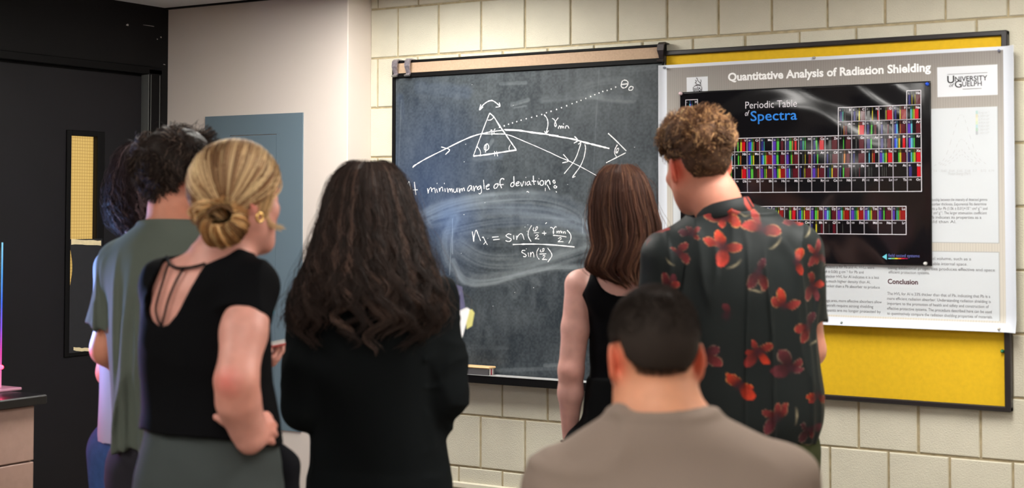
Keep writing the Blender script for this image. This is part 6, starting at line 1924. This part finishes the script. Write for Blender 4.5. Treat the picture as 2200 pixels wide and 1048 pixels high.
# ------------------------------------------------------------------ 7 man seated in front, seen from behind
def seated():
    f = Fig(1432, 2.75, 'person with buzz-cut dark hair in a taupe t-shirt seated in the foreground')
    V = f.V; hd = 3 * DEG
    hc = V(1406, 777, .03); Rm = rotz(-9 * DEG) @ rotx(14 * DEG)
    sz = .50
    sec = [(sz + .02, 0, .02, .18, .13, hd), (sz + .14, 0, .0, .175, .125, hd), (sz + .28, V(1440, 0)[0], -.0, .175, .118, hd), f.sec(1180, 1236, 1650, .128, -.0, hd), f.sec(1100, 1216, 1672, .13, .0, hd), f.sec(1040, 1218, 1670, .122, .01, hd), f.sec(985, 1240, 1640, .105, .02, hd), f.sec(930, 1290, 1566, .083, .02, hd), f.sec(895, 1336, 1506, .068, .025, hd)]
    shL, shR = V(1210, 1050, .02), V(1672, 1045, .01)
    elL, wrL = V(1170, 1330, .10), V(1330, 1400, .33); elR, wrR = V(1720, 1330, .10), V(1560, 1400, .33)
    F = Field((-.40, -.26, 0), (.40, .66, 1.40), .0055)
    F.loft(sec, .02, grow=-.012)
    F.chain([V(1418, 905, .02), V(1415, 840, .02), hc + [0, .005, -.01]], [.067, .060, .060], .03)
    F.cone(V(1405, 915, .02), shL, .052, .056, .06); F.cone(V(1432, 915, .02), shR, .052, .056, .06)
    for a, e, w in ((shL, elL, wrL), (shR, elR, wrR)): F.chain([a, e], [.056, .045], .02); F.chain([e, e * .6 + w * .4, w], [.045, .043, .030], .02)
    hand(F, wrL, np.array([.3, .9, -.1]), np.array([0, -.1, -1]), -1, (.3, .3, .3, .3)); hand(F, wrR, np.array([-.3, .9, -.1]), np.array([0, -.1, -1]), 1, (.3, .3, .3, .3))
    T = head(F, hc, Rm, 1.0, 1.0)
    feet_at = []
    for sx in (-1, 1):
        hip = np.array([sx * .09, .03, sz + .06]); kn = np.array([sx * .13, .44, sz + .03]); an = np.array([sx * .13, .42, .09])
        F.chain([hip, kn], [.09, .062], .03); F.chain([kn, an], [.058, .042], .02); feet_at.append(an)
        F.cone(an + [0, -.02, -.05], an + [0, .14, -.06], .034, .025, .02)
    v, q = F.mesh(2); f.add('body', v, q, M_SKIN, paint_skin(v, (206, 142, 110), T, 1.0, spots=[(T(-.085, -.01, -.005), .045, (208, 108, 80), .8), (T(.085, -.01, -.005), .045, (208, 108, 80), .8), (T(0, -.07, -.10), .08, (232, 172, 134), .3)]))
    G = Field((-.42, -.26, sz + .02), (.42, .30, 1.24), .006)
    G.loft(sec, .02, grow=.012, zbot=sz + .05)
    G.cone(V(1400, 925, .02), shL + [0, 0, .002], .054, .070, .07); G.cone(V(1440, 922, .02), shR + [0, 0, .002], .054, .070, .07)
    G.cone(shL, shL * .4 + elL * .6, .074, .075, .02, flat=True); G.cone(shR, shR * .4 + elR * .6, .074, .075, .02, flat=True)
    c = V(1418, 884, .025)
    G.cone(c + [0, 0, -.012], c + [0, 0, .018], .079, .077, .014)

    def cut(X, Y, Z, D):
        t = Z - c[2] - .16 * (X - c[0]) * 0 + .20 * (Y - c[1])
        r = np.hypot(X - c[0], Y - c[1])
        return np.maximum(np.maximum(D, t - .010), -np.maximum(r - .0705, -.010 - t))
    G.shape(cut); G.ripple(folds(101, .010, 7, 4.5, 1.16, .95)); G.ripple(lambda P: -.006 * np.exp(-((vnoise(P * [5, 5, 9] + 1, 1.0, 103)) / .14) ** 2), .05)
    v, q = G.mesh(1); f.add('t_shirt', v, q, cloth('taupe_cotton', (129, 114, 103), .85, 700), label='taupe t-shirt')
    K = Field((-.34, -.24, .07), (.34, .62, sz + .24), .008)
    K.loft([(sz + .005, 0, .02, .185, .14, hd), (sz + .10, 0, .01, .18, .135, hd), (sz + .18, 0, 0, .176, .125, hd)], .03)
    for sx, an in zip((-1, 1), feet_at):
        hip = np.array([sx * .09, .05, sz + .085]); kn = np.array([sx * .13, .44, sz + .03]); K.chain([hip, kn], [.092, .074], .03); K.chain([kn, an + [0, 0, .02]], [.072, .060], .02)
    K.shape(lambda X, Y, Z, D: np.maximum(D, sz + .004 - Z + np.clip((Y - .2) * 8, 0, 1) * 9))
    v, q = K.mesh(1); f.add('trousers', v, q, cloth('navy_twill', (40, 44, 58), .9))
    for an in feet_at:
        S = Field(an + [-.1, -.14, -.1], an + [.1, .24, .08], .006); S.cone(an + [0, -.03, -.048], an + [0, .15, -.055], .044, .034, .02); S.cone(an + [0, -.01, -.03], an + [0, -.01, .01], .046, .046, .02)
        S.shape(lambda X, Y, Z, D: np.maximum(D, np.maximum(.001 - Z, Z - .12))); v, q = S.mesh(1); f.add('shoe', v, q, M_SHOE)

    def line(d):
        d = np.asarray(d); x, y, z = d[0], d[1], d[2]
        low = np.where(y < 0, -.86 + .5 * np.clip(np.abs(x) - .42, 0, 1), -.66 + 1.1 * np.clip((y + .1) * 1.3, 0, 1.4))
        k = z - low
        k = np.where((np.abs(x) > .62) & (y > -.42) & (z < -.08), -.2, k)
        return np.where((y > .74) & (z < .55), -.2, k)
    J = short_hair(T, Rm, 1.0, 16000, lambda d: .005 + .011 * max(0, min(1, (d[2] + .2) * 1.4)), (46, 38, 33), .3, .001, 1.2, line, .0006, None, 0, 111, m_=5, shell=.005, flow=(0, .1, -.12), clump=160, inward=.2, mess=.25, lumps=0.0, soft=.16, shade=1.0)
    add_hair(f, J, M_HAIRD, 'very short dark hair')
    # his stool
    st = empty('stool', f.o + FY * .03, 'round dark lab stool under the seated person in the taupe t-shirt', 'stool', rz=YAW)
    b_ = MB(); b_.lathe([(0, sz - .035), (.165, sz - .035), (.178, sz - .028), (.18, sz - .012), (.172, sz - .003), (0, sz)], (0, 0, 0), 'z', 40); b_.build('seat', mat('black_vinyl', (28, 28, 30), .45), st, smooth=True)
    for i in range(4):
        a = (i + .5) * math.pi / 2; b_ = MB(); b_.tube([(.12 * math.cos(a), .12 * math.sin(a), sz - .035), (.21 * math.cos(a), .21 * math.sin(a), .006)], .012, 10); b_.build('leg', M_STEEL, st, smooth=True)
    b_ = MB(); a = np.linspace(0, 2 * math.pi, 40); b_.tube([(.18 * math.cos(t), .18 * math.sin(t), .18) for t in a], .008, 8); b_.build('foot_ring', M_STEEL, st, smooth=True)
    return f


FB, VB, RB = blonde()
FC, WRC = curls()
FT = tank()
FF = floral()
FO = olive()
FL_ = farleft()
FS = seated()
# ================================================================== LAB BENCH, LAMP, HELD THINGS
BXF, BYE = -.305, -1.572
bench = empty('lab_bench', (-.72, -2.9, 0), 'beige lab bench cabinet with drawers under a black worktop, bottom left', 'cabinet')
M_LAM = mat('beige_laminate', (160, 130, 117), .5, var=(40, .05), bump=(500, .1, .0004))
b = MB(); b.box((ROOM_X0 + .003, -4.3, .09), (BXF - .018, BYE, .872)); b.box((ROOM_X0 + .003, -4.3, .001), (BXF - .07, BYE - .03, .09)); part('carcass', b, M_LAM, bench)
y = BYE
for i in range(4):
    y1 = y - .66
    for z0, z1 in ((.694, .870), (.40, .688), (.10, .394)):
        b = MB(); b.box((BXF - .018, y1 + .003, z0), (BXF, y - .001, z1), bev=.002)
        d = part('drawer', b, M_LAM, bench)
        b = MB(); ym = (y + y1) / 2; zm = z1 - .05
        b.tube(smooth_path([(BXF, ym - .05, zm), (BXF + .024, ym - .045, zm), (BXF + .026, ym, zm), (BXF + .024, ym + .045, zm), (BXF, ym + .05, zm)], 3), .0045, 8)
        subpart('handle', b, M_STEEL, d, bench, smooth=True)
    y = y1
top = empty('worktop', (-.7, -2.9, .875), 'black resin worktop on the lab bench, bottom left corner', 'worktop')
b = MB(); b.box((ROOM_X0 + .003, -4.33, .875), (BXF + .027, BYE + .030, .905), bev=.004); part('slab', b, mat('black_resin', (20, 18, 20), .3, spec=.4), top)

# edge-lit acrylic lamps
M_ACR = bpy.data.materials.new('edge_lit_acrylic'); M_ACR.use_nodes = True
nt = M_ACR.node_tree; N = nt.nodes; L = nt.links; bs = N['Principled BSDF']
tcn = N.new('ShaderNodeTexCoord'); sep = N.new('ShaderNodeSeparateXYZ'); L.new(tcn.outputs['Object'], sep.inputs[0])
mr = N.new('ShaderNodeMapRange'); mr.inputs['From Min'].default_value = .0; mr.inputs['From Max'].default_value = .50; L.new(sep.outputs['Z'], mr.inputs['Value'])
cr = N.new('ShaderNodeValToRGB'); L.new(mr.outputs['Result'], cr.inputs[0])
el = cr.color_ramp.elements
el[0].position = 0; el[0].color = lin(255, 150, 190); el[1].position = 1; el[1].color = lin(150, 225, 255)
for pos, c in ((.25, (255, 70, 190)), (.42, (150, 90, 255)), (.58, (60, 110, 255)), (.8, (90, 180, 255))):
    e = el.new(pos); e.color = lin(c)
L.new(cr.outputs[0], bs.inputs['Emission Color']); bs.inputs['Emission Strength'].default_value = 1.0
bs.inputs['Base Color'].default_value = lin(12, 12, 16); bs.inputs['Roughness'].default_value = .3
M_CLEAR = mat('clear_acrylic', (240, 244, 248), .03, trans=1.0, ior=1.49)

def acrylic_lamp(LX, LY, label, er, eb):
    lamp = empty('acrylic_lamp', (LX, LY - .10, .905), label, 'lamp', 'acrylic lamps on the bench')
    b = MB()
    b.raw([(LX + o + dx * 0, LY + dy, z) for z in (.915, 1.40) for o in (-.004, .0) for dy in (-.003, .003)], [(0, 1, 3, 2), (4, 6, 7, 5), (0, 4, 5, 1), (2, 3, 7, 6), (0, 2, 6, 4), (1, 5, 7, 3)])
    part('lit_edge', b, M_ACR, lamp, label='bright glowing edge, blue to pink')
    b = MB(); b.box((LX - .004, LY - .23, .915), (LX, LY - .0035, 1.40)); part('acrylic_sheet', b, M_CLEAR, lamp)
    b = MB(); b.box((LX - .06, LY - .26, .905), (LX + .045, LY + .052, .914), bev=.002); part('base_plate', b, mat('pink_lit_base', (170, 120, 138), .25), lamp)  # pink glow of the lamp is put into the plate's base colour
    b = MB(); b.lathe([(0, 0), (.006, 0), (.0075, .01), (.006, .018), (.002, .022), (0, .022)], (LX + .004, LY - .012, .985), 'x', 14)
    part('red_diode', b, mat('red_diode', (255, 40, 50), .3, emit=((255, 40, 60), 14)), lamp)
    b = MB(); b.tube([(LX + .012, LY - .10, 1.02), (LX + .012, LY - .10, 1.36)], .006, 12); part('blue_tube', b, mat('blue_tube', (70, 120, 255), .3, emit=((60, 110, 255), 22)), lamp)
    for nm, loc, c, e, r in (('red_glow', (LX + .05, LY - .08, .97), (1, .05, .16), er, .02), ('blue_glow', (LX + .05, LY - .12, 1.25), (.28, .48, 1.0), eb, .04)):
        ld = bpy.data.lights.new(nm, 'SPOT'); ld.color = c; ld.energy = e; ld.shadow_soft_size = r; ld.spot_size = 74 * DEG; ld.spot_blend = 1.0
        lo_ = bpy.data.objects.new(nm, ld); COL.objects.link(lo_); lo_.parent = lamp; lo_.location = np.array(loc) - np.array(lamp.location)
        lo_.rotation_euler = Vector((.80 - loc[0], -2.12 - loc[1], (1.30 if nm == 'blue_glow' else 1.0) - loc[2])).to_track_quat('-Z', 'Y').to_euler()


acrylic_lamp(-.497, -1.552, 'edge-lit clear acrylic lamp glowing blue above and red below, at the left edge', 4.0, 7.0)
acrylic_lamp(-.45, -2.02, 'second edge-lit acrylic lamp on the bench, left outside the frame', 26.0, 110.0)


def held(fig, name, label, cat):
    return empty(name, fig.o, label, cat, rz=YAW)


def slab(o_, name, P, nrm, t, m_):
    """a flat block: polygon P (world-local) extruded by t along nrm"""
    P = np.asarray(P, float); nrm = np.asarray(nrm, float); nrm /= np.linalg.norm(nrm)
    n = len(P); b = MB()
    b.raw(np.concatenate([P, P + nrm * t]), [tuple(range(n))[::-1], tuple(range(n, 2 * n))] + [(i, (i + 1) % n, n + (i + 1) % n, n + i) for i in range(n)])
    return b.build(name, m_, o_)


# notebook held by the woman in the hoodie
V = FC.V
nbk = held(FC, 'notebook', 'white notebook with yellow notes held up beside the black hoodie sleeve', 'notebook')
P = [V(955, 682, .10), V(1003, 660, .17), V(1010, 664, .18), V(1000, 690, .17), V(986, 752, .09), V(965, 756, .07)]
n_ = np.cross(P[1] - P[0], P[4] - P[0]); n_ *= np.sign(n_[1]); n_ /= np.linalg.norm(n_)
slab(nbk, 'pages', P, n_, .008, mat('white_pages', (238, 238, 240), .6))
slab(nbk, 'cover', [p + n_ * .0082 for p in (V(955, 690, .10), V(958, 628, .16), V(972, 606, .18), V(997, 613, .19), V(1004, 660, .172), V(1000, 692, .168), V(985, 752, .09), V(965, 756, .07))], n_, .002, mat('purple_cover', (50, 44, 98), .4)).__setitem__('label', 'purple cover')
Q_ = [V(1000, 672, .169), V(1013, 664, .18), V(1019, 672, .183), V(1014, 700, .175), V(1003, 707, .167)]
slab(nbk, 'sticky_notes', [q - n_ * .001 for q in Q_], n_, .003, mat('pale_yellow_note', (226, 222, 138), .6)).__setitem__('label', 'pale yellow sticky notes')

# notebook and pen of the blonde woman, mostly behind her
V = FB.V
nb2 = held(FB, 'notebook', 'thin red and white notebook edge showing between the black top and the black hoodie', 'notebook')
A_, B_ = V(520, 753, .24), V(613, 735, .285)
ed = B_ - A_; away = np.array([.18, .9, -.075]); away -= ed * (away @ ed) / (ed @ ed); away = away / np.linalg.norm(away) * .15
up = np.cross(ed, away); up /= np.linalg.norm(up); up *= np.sign(up[2])
quad = lambda d: [A_ + up * d, B_ + up * d, B_ + away + up * d, A_ + away + up * d]
slab(nb2, 'cover', quad(-.006), up, .005, mat('red_cover', (176, 64, 58), .45)).__setitem__('label', 'red cover')
slab(nb2, 'pages', quad(-.001), up, .003, mat('white_pages_edge', (236, 234, 230), .6))
slab(nb2, 'top_cover', quad(.004), up, .003, mat('pale_card', (226, 222, 214), .5))
pen = held(FB, 'pen', 'cyan pen tip sticking out beside the black top sleeve', 'pen')
b = MB(); b.tube([V(570, 708, .05), V(579, 688, .05), V(588, 667, .05)], [.004, .004, .003], 10); b.build('barrel', mat('cyan_pen', (60, 180, 206), .3), pen, smooth=True)
b = MB(); b.tube([V(588, 667, .05), V(590, 662, .05)], [.0026, .0012], 10); b.build('tip', M_STEEL, pen, smooth=True)

# dark bag at the blonde woman's far hip
bag = held(FB, 'shoulder_bag', 'black bag hanging beyond the hip of the grey-green skirt', 'bag')
G = Field((.05, .02, .55), (.32, .45, 1.05), .006)
G.chain([V(596, 968, .17), V(606, 1000, .18), V(600, 1060, .18)], [.018, .036, .050], .03); G.chain([V(575, 975, .17), V(570, 1060, .18)], [.02, .05], .03)
v, q = G.mesh(2); np_mesh('bag_body', v, q, cloth('black_canvas', (18, 18, 22), .85), bag)
b = MB(); b.tube(smooth_path([V(590, 965, .17), V(583, 900, .175), V(560, 780, .18), V(520, 660, .17), V(470, 590, .12)], 5), .006, 8); b.build('bag_strap', cloth('black_webbing', (18, 18, 20)), bag, smooth=True)
